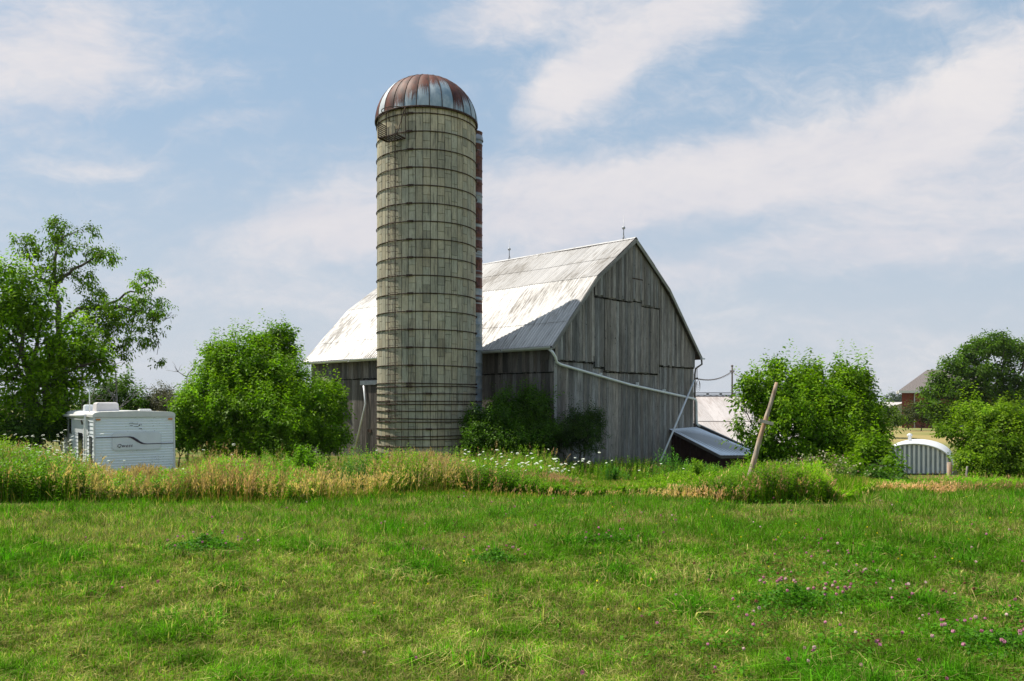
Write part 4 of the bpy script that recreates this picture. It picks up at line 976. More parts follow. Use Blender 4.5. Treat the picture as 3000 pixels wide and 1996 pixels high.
# bush behind the leaning post
tree('box_elder_bush','big bright green bush behind the leaning post, right of the barn','bush',(P3(2330,0,27).x,27),
  [LB(2230,1160,26.5,75,70),LB(2270,1085,27,40,48,.7,.8),LB(2200,1120,26.3,40,38,.6,.9),LB(2360,1110,27.5,60,60),LB(2480,1110,28,70,62),LB(2520,1130,28,45,50),LB(2420,1190,27,100,85),LB(2300,1220,26,95,90),
   LB(2400,1290,25.8,100,75),LB(2250,1300,25.8,70,60),LB(2510,1210,27.5,65,70),LB(2560,1260,28,45,60),LB(2500,1330,27,60,55,.9,.7),LB(2170,1190,26,26,30,.4,.8),LB(2165,1260,26,28,40,.5,.8),LB(2540,1370,26.5,55,45,.9,.8),LB(2330,1350,25.8,90,55),LB(2440,1360,26,90,55),LB(2230,1345,26,70,50),LB(2440,1270,26.5,95,80),LB(2330,1160,26.8,70,70),LB(2545,1190,28,45,55),LB(2500,1290,27,70,70),LB(2560,1330,24,60,70),LB(2610,1370,23,45,45),LB(2490,1380,23.5,70,50)],
  (.088,.188,.006),.14,36,13,.46,shoots=1.6,seed=31,forks=3,trunk=.12,shell=(.5,1.03))
tree('shrub','low dark green shrub at the foot of the right bush, right of the pale thistles','shrub',(P3(2530,0,18.3).x,18.3),
  [LB(2500,1405,18.1,42,45),LB(2560,1400,18.6,50,48),LB(2620,1400,20,45,38),LB(2480,1435,17.8,35,25)],(.042,.105,.012),.12,36,12,.38,seed=32,forks=2,trunk=.04)
# big tree far left, with one long sprawling limb
bl=P3(60,0,30)
tree('maple_tree','large dark leafy tree at the left edge, its mass reaching the ground','tree',(bl.x,30.5),
  [LB(0,1010,30,120,140),LB(110,900,30.5,75,90),LB(30,860,30,70,100),LB(-60,900,30,90,120),LB(150,1010,30.5,105,95),LB(230,1010,30.5,85,75),LB(270,1060,30.5,75,55),LB(80,1120,30,110,95),LB(180,1130,30.5,75,70),
   LB(20,1230,29.5,110,70),LB(140,1230,30,80,60),LB(-90,1080,30,110,140),LB(200,1200,30.5,45,45),LB(-80,1230,30,80,80),LB(290,1110,31,50,30,.6,.7)],
  (.105,.220,.005),.19,17,13,.5,inner=.1,seed=41,forks=2,trunk=.22,shell=(.45,1.03),mid=tuple(P3(95,1130,30.5)))
root=tree('elm_tree','tall thin-crowned tree at left whose long limb sprawls right over the trailer','tree',(P3(185,0,33).x,33),
  [LB(165,670,33,50,42,.7,1.23),LB(150,710,33,40,38,.7,1.14),LB(190,750,33,62,60,1,0.95),LB(255,680,33,38,38,.6,1.14),LB(240,740,33,55,45,.8,0.95),LB(315,750,33,40,34,.6,1.14),LB(235,820,33,50,45,.7,0.85),LB(185,830,33,38,50,.7,0.76),
   LB(80,720,33,40,45,.7,1.30),LB(55,700,33,22,28,.4,1.30),
   LB(430,830,32.5,42,45,.7,1.14),LB(440,900,32.5,62,45,.8,1.04),LB(370,900,32.5,70,45,.9,1.04),LB(480,940,32.5,40,50,.6,0.95),LB(410,980,32.5,60,50,.8,0.85),LB(350,970,32.5,50,45,.8,1.04),LB(460,1040,32.5,24,50,.4,0.95),LB(370,1030,32.5,22,38,.4,0.85),LB(150,800,33,45,50,.7,.8),LB(270,870,33,55,45,.7,.8),LB(330,1000,32.5,50,45,.7,.8),LB(290,925,32.5,62,45,.8,1.30)],
  (.080,.165,.006),.15,30,9,.36,seed=42,trunk=.17,limb=.16,shoots=0,inner=0,up=.05,droop=.9,shell=(.2,1.03),twig=4,limbs=[[P3(185,1260,33),P3(178,1080,33),P3(172,940,33),P3(160,850,33),P3(158,760,33),P3(185,690,33)],[P3(172,960,33),P3(230,905,33),P3(300,900,32.8),P3(370,865,32.6),P3(430,840,32.5)],[P3(160,830,33),P3(215,790,33),P3(290,745,33)],[P3(165,870,33),P3(110,800,33),P3(75,730,33)],[P3(300,900,32.8),P3(380,905,32.6),P3(450,925,32.5)]])
# brush between the left tree and the bush
tree('shrub','mid green brush behind the trailer, left of the grey dead shrub','shrub',(P3(370,0,36).x,36),
  [LB(330,1160,36,75,50),LB(390,1180,36,60,50),LB(270,1190,36,50,45),LB(360,1120,37,50,35,1,.7),LB(400,1190,35.5,45,35)],(.045,.10,.014),.15,20,12,.45,seed=51,trunk=.08)
tree('dead_shrub','grey half-dead shrub with sparse dull leaves between the trailer and the big bush','shrub',(P3(470,0,36).x,36),
  [LB(470,1165,36,48,48),LB(500,1195,35.5,38,45),LB(440,1190,36,35,40)],(.115,.115,.085),.11,36,11,.4,seed=52,shoots=0,trunk=.08,bmat='deadwood',tipy=.05,twig=16)
tree('shrub','dark green shrub between the trailer and the big left bush','shrub',(P3(525,0,33).x,33),
  [LB(525,1240,33,35,55),LB(540,1280,32,40,50)],(.030,.065,.012),.13,34,12,.4,seed=53,trunk=.05)
tree('shrub','dark brush mass under the left tree, behind the trailer end','shrub',(P3(190,0,31).x,31),
  [LB(150,1255,30,90,45),LB(230,1240,32,60,55),LB(60,1260,29,80,50),LB(-40,1270,29,80,50)],(.034,.080,.011),.15,24,12,.45,seed=54,trunk=.07)
def bare(label,base,top,spread,seed,n=9,zb=None):
    rng=np.random.default_rng(seed); a=Vector(base); b=Vector(top); rt=thing('dead_tree',label,'dead tree',tuple(a)); mb=MB()
    pts=branch(mb,a,b,.06,.02,rng,8,.03)
    for j in range(n):
        s=pts[2+rng.integers(0,6)]; d=Vector((rng.normal(0,1),rng.normal(0,.5),abs(rng.normal(.9,.3)))).normalized(); e=s+d*spread*rng.uniform(.4,1); q=branch(mb,s,e,.026,.006,rng,5,.05,4)
        for i in range(4):
            s2=q[rng.integers(1,5)]; d2=(d+Vector(rng.normal(0,.6,3))).normalized(); branch(mb,s2,s2+d2*spread*rng.uniform(.2,.5),.012,.004,rng,4,.05,3)
    mb.build('branches',M['deadwood'],rt)
g=P3(548,1200,35); bare('bare dead branches standing behind the left side of the big left bush',(g.x,35,-1),tuple(P3(548,1105,35)),1.2,3)
g=P3(225,1200,33); bare('bare leafless stem rising behind the trailer roof under the sprawling limb',(g.x,33,-1),tuple(P3(240,1090,33)),1.8,4,12)
g=P3(330,1200,31); bare('grey fallen dead branches behind the trailer air conditioner',(g.x,31,-1),tuple(P3(340,1130,31)),1.3,6,10)
# right-hand side
tree('maple_tree','great round dark green tree at the right edge beside the brick house','tree',(P3(2900,0,85).x,85),
  [LB(2905,1010,85,70,40),LB(2850,1035,84,55,38),LB(2960,1020,86,55,40),LB(2800,1070,84,55,38),LB(2870,1090,83,55,40),LB(2760,1110,84,40,32),LB(2740,1150,84,45,32),LB(2800,1140,83,55,38),LB(2940,1090,84,60,42),
   LB(2870,1150,83,60,38),LB(2950,1150,84,60,40),LB(2730,1195,83,45,35),LB(2790,1200,83,50,38),LB(2860,1210,83,60,40),LB(2940,1205,84,60,40),LB(3010,1030,85,50,40),LB(3060,1080,85,60,50),LB(3020,1130,84,55,40),LB(3050,1190,85,70,50),LB(2770,1230,83,50,28)],
  (.060,.125,.010),.40,6.0,11,1.0,seed=61,trunk=.5,tipy=.3,shell=(.5,1.02),zb=-2.6,shoots=.03,inner=.15)
tree('box_elder_bush','light green bush at the right edge in front of the big dark tree','bush',(P3(2900,0,33).x,33),
  [LB(2890,1230,33,90,62),LB(2860,1290,32.5,72,60),LB(2980,1240,33,75,62),LB(2900,1320,32,110,65),LB(2990,1330,32,90,70),LB(2775,1262,33,44,34,.9,.8),LB(3070,1280,33,80,80),LB(2885,1378,31.5,65,32),LB(2838,1345,32,44,36),LB(2960,1380,31.5,80,35),LB(2840,1205,33.5,40,30,.6,.9)],
  (.092,.180,.010),.155,28,13,.52,seed=62,forks=3,trunk=.11)
tree('shrub','dull olive shrubs in front of the brick house wall','shrub',(P3(2700,0,105).x,105),
  [LB(2680,1205,105,38,32),LB(2720,1215,104,40,30),LB(2650,1225,104,38,22),LB(2760,1230,104,45,26)],(.062,.078,.028),.36,5,11,1.1,seed=63,shoots=.1,trunk=.1,tipy=.15,zb=-2.6)
tree('shrub','bright green young trees left of the brick house','shrub',(P3(2600,0,78).x,78),
  [LB(2595,1205,78,32,38),LB(2570,1225,78,30,34),LB(2625,1232,77,34,22)],(.070,.135,.016),.30,7,11,.9,seed=64,shoots=.2,trunk=.1,zb=-2.4)
# far wood on the horizon: too many to count
def far_wood():
    rng=np.random.default_rng(9); VV=[];CC=[]
    for (x0,x1,y,ztop,cnt) in ((-700,900,620,11,150),(250,620,480,12,90)):
        for i in range(cnt):
            x=rng.uniform(x0,x1); yy=y+rng.uniform(-25,40); h=ztop*rng.uniform(.55,1.15); conif=rng.random()<.25
            r=rng.uniform(5,9)*(.5 if conif else 1); n=130
            d=unit(rng.normal(0,1,(n,3))); 
            if conif: f=rng.random(n)[:,None]; p=np.concatenate([d[:,:1]*r*(1-f),d[:,1:2]*r*(1-f),f*h*1.25],1)
            else: p=d*np.array([r,r*.7,h*.5])*rng.uniform(.7,1,(n,1))+np.array([0,0,h*.5])
            p=p+np.array([x,yy,GZ(x,yy)]); dv=unit(d+np.array([0,0,.5]))
            v,c=sprigs(p,dv,np.full(n,2.2),5,1.7,(.030,.055,.022),rng,.3,.7,.1); VV.append(v);CC.append(c)
    o=quads_obj('far_wood',np.concatenate(VV),np.concatenate(CC),M['leaf']); tag(o,'distant wood along the horizon','woodland',kind='stuff')
far_wood()

# ------------------------------------------------------------------ grass and weeds
def blades(P,h,w,rng,lean=.35,seg=1,col=None,az=None):
    N=len(P); az=rng.uniform(0,2*PI,N) if az is None else az; l=np.abs(rng.normal(0,lean,N)); D=np.stack([np.cos(az),np.sin(az),np.zeros(N)],-1)
    S=np.stack([np.cos(rng.uniform(0,2*PI,N)),np.sin(rng.uniform(0,2*PI,N)),np.zeros(N)],-1); h=np.asarray(h)[:,None]; w=np.asarray(w)[:,None]; l=l[:,None]; Z=np.array([0,0,1.])
    b0=P-S*w/2; b1=P+S*w/2
    if seg==1:
        T=P+D*h*l+Z*h*(1-.25*l); return np.stack([b0,b1,T+S*w*.12,T-S*w*.12],1), col
    Mi=P+D*h*l*.3+Z*h*.6; T=P+D*h*l*1.15+Z*h*(1-.35*l)
    q1=np.stack([b0,b1,Mi+S*w*.42,Mi-S*w*.42],1); q2=np.stack([Mi-S*w*.42,Mi+S*w*.42,T+S*w*.06,T-S*w*.06],1)
    return np.concatenate([q1,q2]), np.concatenate([col,col])
def lawn():
    rng=np.random.default_rng(15); N=760000
    # density falls with distance so every part of the field is covered alike
    inv=rng.uniform(1/21.,1/3.6,N); y=1/inv; half=y*.80+1.0; x=rng.uniform(-1,1,N)*half
    ok=y<mow_D(x,y)-.45+.7*rng.random(N)**2+.9*(vnoise(x,y*0+3,.9,8)-.5)+.5*(vnoise(x,y*0,3.,9)-.5); x=x[ok];y=y[ok]
    n=len(x); z=gz(x,y); P=np.stack([x,y,z-.01],-1)
    g1=fbm(x,y,.42,1); g2=fbm(x,y,1.7,4); g3=vnoise(x,y,5.0,2); lush=smst(.44,.58,g1*.55+g2*.45); tuft=smst(.60,.80,vnoise(x,y,2.6,6)*.6+g3*.4)
    far=smst(9,13,y); lush=np.clip(lush+.75*far*smst(.30,.55,g2),0,1)
    h=.055+.05*lush+.10*tuft*rng.random(n)+.03*rng.random(n); h*=rng.uniform(.7,1.3,n)
    w=(.0035+.0009*y*.55)*rng.uniform(.7,1.4,n)*(1+.4*tuft)
    dry=rng.random(n)<(.54-.44*lush); 
    green=np.array([.110,.290,.008]); blu=np.array([.055,.210,.006]); yel=np.array([.20,.33,.010]); straw=np.array([.48,.41,.13])
    t=rng.random(n)[:,None]; c=green*(1-t)+yel*t*(1-.5*lush[:,None])+blu*t*.5*lush[:,None]
    c=np.where((tuft>.5)[:,None],c*.45+blu*.6,c); c=np.where(dry[:,None],straw*rng.uniform(.5,1.05,(n,1)),c); g5=vnoise(x,y,11.,31); mot=(.66+.44*g2)*(.66+.52*g3)*(.50+.82*g5); c=c*rng.uniform(.5,1.45,(n,1))*mot[:,None]*1.22*(1-.16*lush[:,None])*np.array([.96,1.0,1.1])
    near=y<9.5
    v1,c1=blades(P[near],h[near],w[near],rng,.8,2,c[near]); v2,_=blades(P[~near],h[~near]*1.0,w[~near],rng,.85,1)
    # small broad leaves of clover in darker patches
    m=200000; inv=rng.uniform(1/19.,1/3.8,m); yy=1/inv; xx=rng.uniform(-1,1,m)*(yy*.8+1); cl=cmask(xx,yy); ok=(rng.random(m)<cl)&(yy<mow_D(xx,yy)); xx=xx[ok];yy=yy[ok]; m=len(xx)
    Pc=np.stack([xx,yy,gz(xx,yy)+rng.uniform(.03,.13,m)],-1); s=((.008+.00045*yy)*rng.uniform(.7,1.4,m))[:,None]; a=rng.uniform(0,6.28,m); X=np.stack([np.cos(a),np.sin(a),rng.normal(0,.4,m)],-1)*s; Y=np.stack([-np.sin(a),np.cos(a),rng.normal(0,.4,m)],-1)*s
    v3=np.stack([Pc-X-Y*.6,Pc+X*.6-Y,Pc+X+Y*.6,Pc-X*.6+Y],1); c3=np.array([.065,.185,.010])*rng.uniform(.6,1.4,(m,1))
    o=quads_obj('lawn_grass',np.concatenate([v1,v2,v3]),np.concatenate([c1,c[~near],c3]),M['grass']); tag(o,'rough mown grass with dry and lush patches across the foreground','grass',kind='stuff')
CL=[] # clover patches (x,y,r,amount) from the photo
for (px,py,rp,am) in ((2330,1740,150,.9),(2500,1700,260,.7),(2900,1850,260,.9),(2700,1790,300,.8),(2500,1640,300,.5),(1500,1520,260,.5),(1950,1500,300,.35),(2350,1520,260,.35),(600,1590,70,.7),(700,1560,200,.25),(1780,1585,70,.7),(1450,1630,50,.6),(2850,1560,180,.4),(2300,1900,300,.4)):
    D=EYE*F/(py-HOR); D=min(D,17.5); CL.append(((px-1500)/F*D,D,rp/F*D,am))
def cmask(x,y):
    m=np.zeros(np.shape(x))
    for cx,cy,r,a in CL: m=np.maximum(m,a*np.exp(-((x-cx)**2/(r*r)+(y-cy)**2/((r*1.6)**2))))
    return m*smst(.3,.6,vnoise(x,y,3.0,5))
lawn()
def flower_heads(P,r,col,rng,nq=9):
    """small round heads from a few crossed petals"""
    n=len(P); d=unit(rng.normal(0,1,(n,nq,3))); r=np.asarray(r).reshape(-1,1,1); c=P[:,None]+d*r*.55
    a=unit(np.cross(d,rng.normal(0,1,(n,nq,3)))); b=np.cross(d,a); s=r*.75
    V=np.stack([c-a*s-b*s*.5,c+a*s*.6-b*s,c+a*s+b*s*.5,c-a*s*.6+b*s],2).reshape(-1,4,3)
    C=np.repeat(col[:,None],nq,1)*rng.uniform(.75,1.25,(n,nq,1)); return V,C.reshape(-1,3)
def clover():
    rng=np.random.default_rng(23); P=[]
    m=26000; inv=rng.uniform(1/18.,1/4.2,m); y=1/inv; x=rng.uniform(-1,1,m)*(y*.8+.6); cm=cmask(x,y)
    pr=cm*.12*np.clip(8/y,.6,1.6)+.0010; ok=(rng.random(m)<pr)&(y<mow_D(x,y)-.2); x=x[ok];y=y[ok]; n=len(x); z=gz(x,y)+rng.uniform(.12,.22,n)
    Pf=np.stack([x,y,z],-1); pink=np.array([.56,.22,.36]); pale=np.array([.66,.48,.48]); brn=np.array([.26,.12,.07]); u=rng.random((n,1)); col=np.where(u<.55,pink,np.where(u<.85,pale,brn))
    V,C=flower_heads(Pf,rng.uniform(.008,.0135,n)*(1+.02*y),col,rng)
    S,_=blades(Pf-np.array([0,0,.16]),np.full(n,.16),np.full(n,.004),rng,.02,1); 
    # yellow specks
    m=90; ys=rng.uniform(6,17,m); xs=rng.uniform(-.2,.75,m)*ys; Py=np.stack([xs,ys,gz(xs,ys)+.12],-1); V2,C2=flower_heads(Py,np.full(m,.010),np.tile([.75,.62,.03],(m,1)),rng,5)
    o=quads_obj('clover_flowers',np.concatenate([V,S,V2]),np.concatenate([C,np.tile([.06,.12,.02],(n,1)),C2]),M['flower']); tag(o,'pink clover heads and yellow specks scattered over the lawn','clover',kind='stuff')
clover()
def clump_thing(px,py,r,h,nf,label,seed):
    rng=np.random.default_rng(seed); D=min(EYE*F/(py-HOR),17); x0=(px-1500)/F*D; z0=GZ(x0,D); t=thing('clover_clump',label,'clover',(x0,D,z0),'leafy clover clumps in the lawn')
    n=int(2600*r/.3); a=rng.uniform(0,6.28,n); q=rng.random(n)**.8*r*1.7*(.55+.9*vnoise(np.cos(a)*1.6+px,np.sin(a)*1.6,1.0,3)); x=x0+q*np.cos(a)*1.35; y=D+q*np.sin(a); z=z0+h*np.clip(1-(q/r)*.55,.12,1)*rng.random(n)**.6*(.6+.6*vnoise(x,y,9.,2))
    s=.012*rng.uniform(.7,1.4,n)[:,None]; X=unit(rng.normal(0,1,(n,3))*[1,1,.5])*s; Y=unit(np.cross(X,rng.normal(0,1,(n,3))*[.6,.6,1]))*s; P=np.stack([x,y,z],-1)
    quads_obj('leaves',np.stack([P-X,P-Y*.8,P+X,P+Y*.8],1),np.array([.062,.175,.010])*rng.uniform(.6,1.5,(n,1)),M['leaf'],t)
    proto=None
    for i in range(nf):
        a=rng.uniform(0,6.28); q=r*rng.random()**.5*1.05; p=np.array([[x0+q*math.cos(a)*1.6,D+q*math.sin(a)*1.2,z0+h*(.95-(q/r)**2*.45)*rng.uniform(.75,1.15)+.02]])
        if i<3 or proto is None:
            col=np.array([[.60,.27,.38]]) if i!=1 else np.array([[.68,.44,.48]])
            V,C=flower_heads(np.zeros((1,3))+np.array(t.location)[None],[.014],col,rng,14); o=quads_obj('flower_head',V,C,M['flower'],t); proto=(proto or [])+[o] 
        else:
            o=proto[i%len(proto)].copy(); COL.objects.link(o); o.parent=t
        o.location=Vector(p[0])-Vector(t.location)
for a in ((2330,1790,.30,.26,22,'tallest dark clover clump with many pink heads, right of centre in the lawn',1),(600,1615,.26,.22,12,'dark clover clump with pink heads in the left half of the lawn',2),
          (1780,1600,.26,.20,11,'clover clump with pale pink heads in the middle of the lawn below the barn gable',3),(1452,1650,.20,.18,8,'small clover clump with pink heads in the lawn below the silo shrubs',4),(2920,1930,.24,.24,14,'clover clump with brown and pink heads in the lower right corner',5)): clump_thing(*a)

# weed plants
def goldenrod(P,h,rng,col=(.092,.210,.006),k=26,ll=.095,lw=.018):
    n=len(P); t=np.tile(np.linspace(.12,1,k),(n,1))+rng.uniform(-.02,.02,(n,k)); az=rng.uniform(0,6.28,(n,1)); ln=rng.normal(0,.09,(n,2)); H=h[:,None]
    pos=P[:,None]+np.stack([ln[:,:1]*t**2*H,ln[:,1:]*t**2*H,t*H],-1)
    a=az+np.arange(k)*2.4; out=np.stack([np.cos(a),np.sin(a),np.zeros_like(a)],-1); up=(.15+.9*t**2)[...,None]*np.array([0,0,1.])
    d=unit(out+up+rng.normal(0,.12,(n,k,3))); s=(ll*(1.15-.55*t)*rng.uniform(.8,1.2,(n,k)))[...,None]; sd=unit(np.cross(d,np.array([0,0,1.])))*lw*(1.2-.4*t)[...,None]
    dr=np.array([0,0,-1.])*s*.18
    V=np.stack([pos,pos+d*s*.5+sd,pos+d*s+dr,pos+d*s*.5-sd],2).reshape(-1,4,3)
    c=np.array(col)*rng.uniform(.75,1.25,(n,1,1))*rng.uniform(.8,1.2,(n,k,1))*np.stack([1+.35*t,1+.22*t,1+0*t],-1)
    st,_=blades(P,h,np.full(n,.012),rng,.03,1); return np.concatenate([V,st]),np.concatenate([c.reshape(-1,3),np.tile([.07,.11,.03],(n,1))])
def tallgrass(P,h,rng,green=.3,head=(.60,.40,.20),k=9):
    n=len(P); col=np.where(rng.random((n,1))<green,np.array([.14,.24,.012]),np.array([.42,.27,.09]))*rng.uniform(.6,1.25,(n,1))
    az=rng.uniform(-.9,.9,n)+rng.normal(0,1.2,n)
    V1,c1=blades(P,h,rng.uniform(.006,.012,n),rng,.38,1,None,az); c1=col
    # panicles near the tips
    tip=(V1[:,2]+V1[:,3])/2; rt=(V1[:,0]+V1[:,1])/2; ax=unit(tip-rt); t=rng.random((n,k)); L=.20
    pos=tip[:,None]-ax[:,None]*(t*L)[...,None]+rng.normal(0,.018,(n,k,3)); s=rng.uniform(.009,.018,(n,k,1)); X=unit(rng.normal(0,1,(n,k,3)))*s; Y=(ax[:,None]*1.3+rng.normal(0,.3,(n,k,3)))*s*1.4
    V2=np.stack([pos-X*.6-Y,pos+X*.6-Y*.4,pos+X*.3+Y,pos-X*.5+Y*.5],2).reshape(-1,4,3); c2=np.repeat(np.array(head)[None]*rng.uniform(.7,1.3,(n,1)),k,0)
    return np.concatenate([V1,V2]),np.concatenate([c1,c2])
def carrot(P,h,rng):
    n=len(P); k=16; V0,_=blades(P,h,np.full(n,.010),rng,.06,1); top=(V0[:,2]+V0[:,3])/2; R=rng.uniform(.020,.044,n)[:,None]
    a=np.arange(k)*2.4; q=np.sqrt((np.arange(k)+.5)/k); tl=rng.normal(0,.25,(n,2)); dx=R*q*np.cos(a); dy=R*q*np.sin(a)
    pos=top[:,None]+np.stack([dx,dy,-.12*R*q**2*3+tl[:,:1]*dx+tl[:,1:]*dy],-1); s=.0085; X=np.array([s,0,.003]); Y=np.array([0,s,.003])
    V=np.stack([pos-X-Y*.7,pos+X*.7-Y,pos+X+Y*.7,pos-X*.7+Y],2).reshape(-1,4,3)
    return np.concatenate([V0,V]),np.concatenate([np.tile([.07,.13,.03],(n,1)),np.tile([.72,.74,.68],(n*k,1))*rng.uniform(.85,1.1,(n*k,1))])
def build_weeds():
    rng=np.random.default_rng(33)
    def scatter(n,ymax=36,pw=1.0,xw=.80):
        inv=rng.uniform(1/ymax,1/13.5,n); y=1/inv; x=rng.uniform(-1,1,n)*(y*xw+2); return x,y
    def free(x,y):
        d=y-mow_D(x,y)+.45-.9*(vnoise(x,y*0+3,.9,8)-.5)-.5*(vnoise(x,y*0,3.,9)-.5); ok=(d>-.1)
        # not inside silo, barn, trailer, lean-to
        ok&=np.hypot(x-SX,y-SY)>SR+.05
        rx,ry=x-A0.x,y-A0.y; s=rx*U.x+ry*U.y; t=rx*W.x+ry*W.y; ok&=~((s>.2)&(t>.1)&(s<BW)&(t<BL))
        ok&=~((s>9.6)&(s<12.8)&(t>-3.4)&(t<.3))
        tx,ty=-13.05,24.6; 
        c,sn=math.cos(math.radians(36)),math.sin(math.radians(36)); ux=(x-tx)*c+(y-ty)*sn; uy=-(x-tx)*sn+(y-ty)*c; ok&=~((ux>-.05)&(ux<2.5)&(uy>-.22)&(uy<7.7))
        return ok,d
    pxof=lambda x,y:1500+x/y*F
    VT=[];CT=[];VG=[];CG=[];VC=[];CC=[];VB=[];CB=[]
    # low understory blades everywhere, incl. tracks
    x,y=scatter(330000); ok,d=free(x,y); x=x[ok];y=y[ok];d=d[ok]; tr=track(x,y); n=len(x); px=pxof(x,y); low=tr<0
    edge=smst(0,1.0,d); hh=(.10+.20*edge-.10*smst(1580,1680,px)*(1-smst(2100,2180,px)))*rng.uniform(.6,1.4,n); hh=np.where(low,.07*rng.uniform(.6,1.8,n),hh); rgt=smst(2480,2620,px); hh=hh*(1-.35*rgt)
    t=fbm(x,y,.6,3); dry=rng.random(n)<np.where(low,.60,.24+.35*(t-.5)*2)
    c=np.where(dry[:,None],np.array([.50,.37,.11]),np.array([.12,.25,.006]))*rng.uniform(.6,1.3,(n,1)); c=np.where((low&~dry)[:,None],np.array([.19,.29,.03])*rng.uniform(.7,1.2,(n,1)),c)
    v,_=blades(np.stack([x,y,gz(x,y)-.02],-1),hh,(.006+.0006*y)*rng.uniform(.7,1.4,n),rng,.4,1); o=quads_obj('undergrowth',v,c,M['grass']); tag(o,'mixed low green and straw grass under the tall weeds','grass',kind='stuff')
    # zones
    def hfac(x,y,px,d):   # height of the stand
        top=np.interp(px,[-600,0,120,210,290,500,600,750,900,1060,1250,1350,1400,1700,1850,2100,2200,2400,2480,3000,3600],[1290,1292,1305,1330,1385,1380,1325,1325,1335,1335,1328,1330,1326,1330,1322,1345,1368,1362,1396,1402,1400])
        fr=np.interp(px,[-600,0,120,230,300,520,600,740,900,1060,1250,1330,1400,1650,1750,1850,1950,2100,2200,2400,2470,2700,3600],[1308,1310,1322,1350,1386,1386,1366,1345,1352,1342,1338,1342,1368,1390,1412,1412,1390,1372,1374,1360,1455,1408,1406])
        fr=fr+45*np.exp(-((px-2180)/28)**2)*(y<18.3)+0*fr
        hol=smst(1580,1680,px)*(1-smst(2100,2180,px)); k0=19+8*hol; kk=np.clip((y-k0)/(6-2*hol),0,1); top=fr+(top+10*hol-fr)*kk*kk*(3-2*kk)
        h=EYE-(top-HOR)/F*y-gz(x,y); h=np.clip(h,.2,1.25)*(.74+.26*smst(0,1.4,d+1.2*(vnoise(x,y,.7,4)-.5)))
        return h*(1-.22*hol)*(.70+.52*vnoise(x,y,.8,7)+.35*(vnoise(x,y,2.2,2)-.5))
    def green_share(x,y,px,d):
        far=smst(3.,7.,d)
        g=np.interp(px,[-600,0,230,300,650,760,960,1020,1300,1400,1750,1900,2200,2450,2600,3600],[.85,.85,.62,.32,.52,.80,.80,.48,.60,.92,.85,.88,.88,.85,.50,.45])
        g=g+.25*far*smst(1250,1400,px)*(1-smst(2150,2250,px)); g=g+2.4*(fbm(x,y,.45,9)-.5)
        return np.clip(g,0.03,1)
    def stand_ok(x,y,px,d): return (track(x,y)>rng.uniform(-.1,.15,len(x)))
    x,y=scatter(46000); ok,d=free(x,y); x=x[ok];y=y[ok];d=d[ok]; px=pxof(x,y); ok=stand_ok(x,y,px,d)&(rng.random(len(x))<green_share(x,y,px,d))&(d>.25); x=x[ok];y=y[ok];d=d[ok];px=px[ok]; n=len(x)
    sh=smst(2.5,6,d)*smst(1750,1850,px)*(1-smst(2100,2200,px))
    h=hfac(x,y,px,d)*rng.uniform(.65,1.12,n); v,c=goldenrod(np.stack([x,y,gz(x,y)],-1),h,rng)
    yel=fbm(x,y,.5,12); tint=np.stack([1+.9*(yel-.4),1+.25*(yel-.4),np.ones(n)],-1); c[:n*26]*=np.repeat(tint*(.55+.9*vnoise(x,y,.6,21))[:,None],26,0); o=quads_obj('green_weeds',v,c,M['leaf']); tag(o,'leafy green weeds growing between the lawn and the barn','weeds',kind='stuff')
    x,y=scatter(78000); ok,d=free(x,y); x=x[ok];y=y[ok];d=d[ok]; px=pxof(x,y); ok=stand_ok(x,y,px,d)&(rng.random(len(x))>green_share(x,y,px,d)*.85); x=x[ok];y=y[ok];d=d[ok];px=px[ok]; n=len(x)
    h=hfac(x,y,px,d)*rng.uniform(.65,1.15,n); v,c=tallgrass(np.stack([x,y,gz(x,y)],-1),h,rng,.42); tn=(.45+.95*vnoise(x,y,.55,14))[:,None]*np.stack([np.ones(n),.82+.3*vnoise(x,y,.7,15),np.ones(n)],-1); c=c*np.concatenate([tn,np.repeat(tn,9,0)]); o=quads_obj('tall_grass',v,c,M['grass']); tag(o,'tall straw coloured seeding grass between the lawn and the barn','grass',kind='stuff')
    # Queen Anne's lace
    cen=[(110,1350,190,90,210),(200,1350,70,50,40),(60,1360,120,60,40),(1500,1370,180,70,60),(1620,1380,180,60,60),(1750,1400,200,50,35),(1860,1400,60,40,8),(780,1360,200,60,20),(1080,1370,120,60,22),(680,1400,160,60,18),(2050,1410,300,40,18),(520,1410,200,40,14)]
    xs=[];ys=[];zs=[]
    for cx,cy,sx,sy,m in cen:
        for i in range(int(m*1.1)):
            px_=rng.normal(cx,sx*.5); D=rng.uniform(15.7,17.8) if cx<300 else rng.uniform(16.5,20.5); xx=(px_-1500)/F*D; py=rng.normal(cy,sy*.45); zt=EYE-(py-HOR)/F*D; g0=GZ(xx,D); hh=zt-g0
            if .45<hh<1.35 and D>mow_D(xx,D)+.2 and track(np.array([xx]),np.array([D]))[0]>0: xs.append(xx);ys.append(D);zs.append(hh)
    P=np.stack([xs,ys,gz(np.array(xs),np.array(ys))],-1); v,c=carrot(P,np.array(zs),rng); o=quads_obj('wild_carrot',v,c,M['flower']); tag(o,'white flat-topped wild carrot flowers among the weeds','wildflowers',kind='stuff')
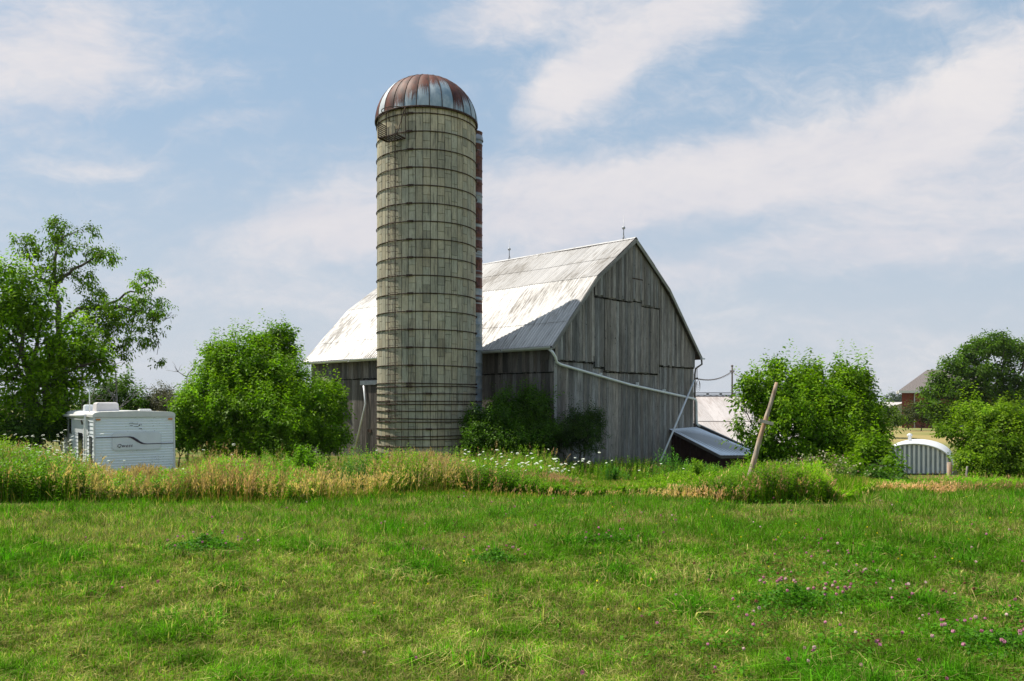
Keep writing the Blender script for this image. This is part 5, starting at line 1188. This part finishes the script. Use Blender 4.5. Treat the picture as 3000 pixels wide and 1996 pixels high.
    # separate clumps one can point at
    def clump(px,D,r,h,n,kind,name,label,cat,seed,col=(.090,.205,.006)):
        rg=np.random.default_rng(seed); x0=(px-1500)/F*D; t=thing(name,label,cat,(x0,D,GZ(x0,D))); a=rg.uniform(0,6.28,n); q=r*np.minimum(np.abs(rg.normal(0,.62,n)),rg.uniform(.95,1.15,n)); x=x0+q*np.cos(a)*1.25; y=D+q*np.sin(a)*.9
        hh=h*np.clip(1.02-.28*(q/r)**1.5,.35,1)*rg.uniform(.7,1.1,n)*(.72+.5*vnoise(x,y,2.0,seed)); P=np.stack([x,y,gz(x,y)-.02],-1)
        if kind=='g': v,c=goldenrod(P,hh,rg,col,30,.10,.018); quads_obj('stalks',v,c,M['leaf'],t)
        elif kind=='t': 
            v,c=goldenrod(P,hh,rg,(.10,.15,.035),22,.09,.015); quads_obj('stalks',v,c,M['leaf'],t)
            m=int(n*1.4); i=rg.integers(0,n,m); Q=P[i]+np.stack([rg.normal(0,.05,m),rg.normal(0,.05,m),hh[i]+rg.uniform(-.15,.04,m)],-1); v,c=flower_heads(Q,rg.uniform(.014,.024,m),np.where(rg.random((m,1))<.7,np.array([.66,.60,.48]),np.array([.42,.24,.22])),rg,7); quads_obj('seed_heads',v,c,M['flower'],t)
        else: v,c=tallgrass(P,hh,rg,.15,(.45,.32,.18),10); quads_obj('stems',v,c,M['grass'],t)
    clump(885,16.0,.5,.95,170,'g','weed_clump','dense green weed clump standing alone left of the trodden track','weeds',1)
    clump(1110,17.0,.7,.80,230,'g','weed_clump','dark green weed clump right of the trodden track','weeds',2,(.05,.12,.018))
    clump(1240,16.9,.95,.80,900,'d','dry_grass_clump','rusty brown dry grass clump in front of the silo foot','grass',3)
    clump(1620,16.3,.42,.42,420,'d','dry_grass_clump','low round mound of straw grass at the lawn edge, below the shade shrubs','grass',4)
    clump(2380,17.9,1.0,.86,200,'t','thistle_clump','tall weed clump topped with pale fluffy thistle heads, right of the leaning post','thistle',5)
    clump(2300,17.0,.9,.66,90,'g','weed_clump','yellow-green weed clump between the leaning post and the pale thistles','weeds',11,(.095,.185,.012))
    clump(2040,16.8,.5,.60,80,'g','weed_clump','small yellow-green weed clump at the lawn edge, left of the leaning post','weeds',12,(.10,.195,.012))
    clump(1975,19.8,.6,.92,48,'g','goldenrod_clump','upright leafy goldenrod stalks in sunlight in front of the lean-to','goldenrod',6,(.055,.17,.02))
    clump(1800,20.5,.32,.70,40,'g','goldenrod_clump','sparse goldenrod stalks in front of the barn gable','goldenrod',7,(.045,.14,.02))
    clump(2085,18.6,.7,.72,80,'g','goldenrod_clump','goldenrod stalks just left of the leaning post foot','goldenrod',8,(.07,.17,.02))
    clump(190,15.5,.9,.62,900,'d','dry_grass_clump','pale straw grass bent over at the lawn edge below the trailer','grass',9)
    clump(420,15.6,.7,.6,700,'d','dry_grass_clump','straw grass tuft at the lawn edge right of the pale bent patch','grass',10)
build_weeds()

def build_haze():
    x,y0,y1,z0,z1=2600,-75,5100,-12,30
    mb=MB(); mb.hexa([(-x,y0,z0),(x,y0,z0),(x,y1,z0),(-x,y1,z0),(-x,y0,z1),(x,y0,z1),(x,y1,z1),(-x,y1,z1)])
    g=G('thin_haze'); v=g.n('ShaderNodeVolumePrincipled'); v.inputs['Color'].default_value=(.82,.88,.96,1); v.inputs['Density'].default_value=.00008; v.inputs['Anisotropy'].default_value=.2
    o=g.n('ShaderNodeOutputMaterial'); g.L.new(v.outputs[0],o.inputs['Volume']); o=mb.build('haze',g.m); tag(o,'thin summer haze over the fields','haze',kind='stuff')
build_haze()
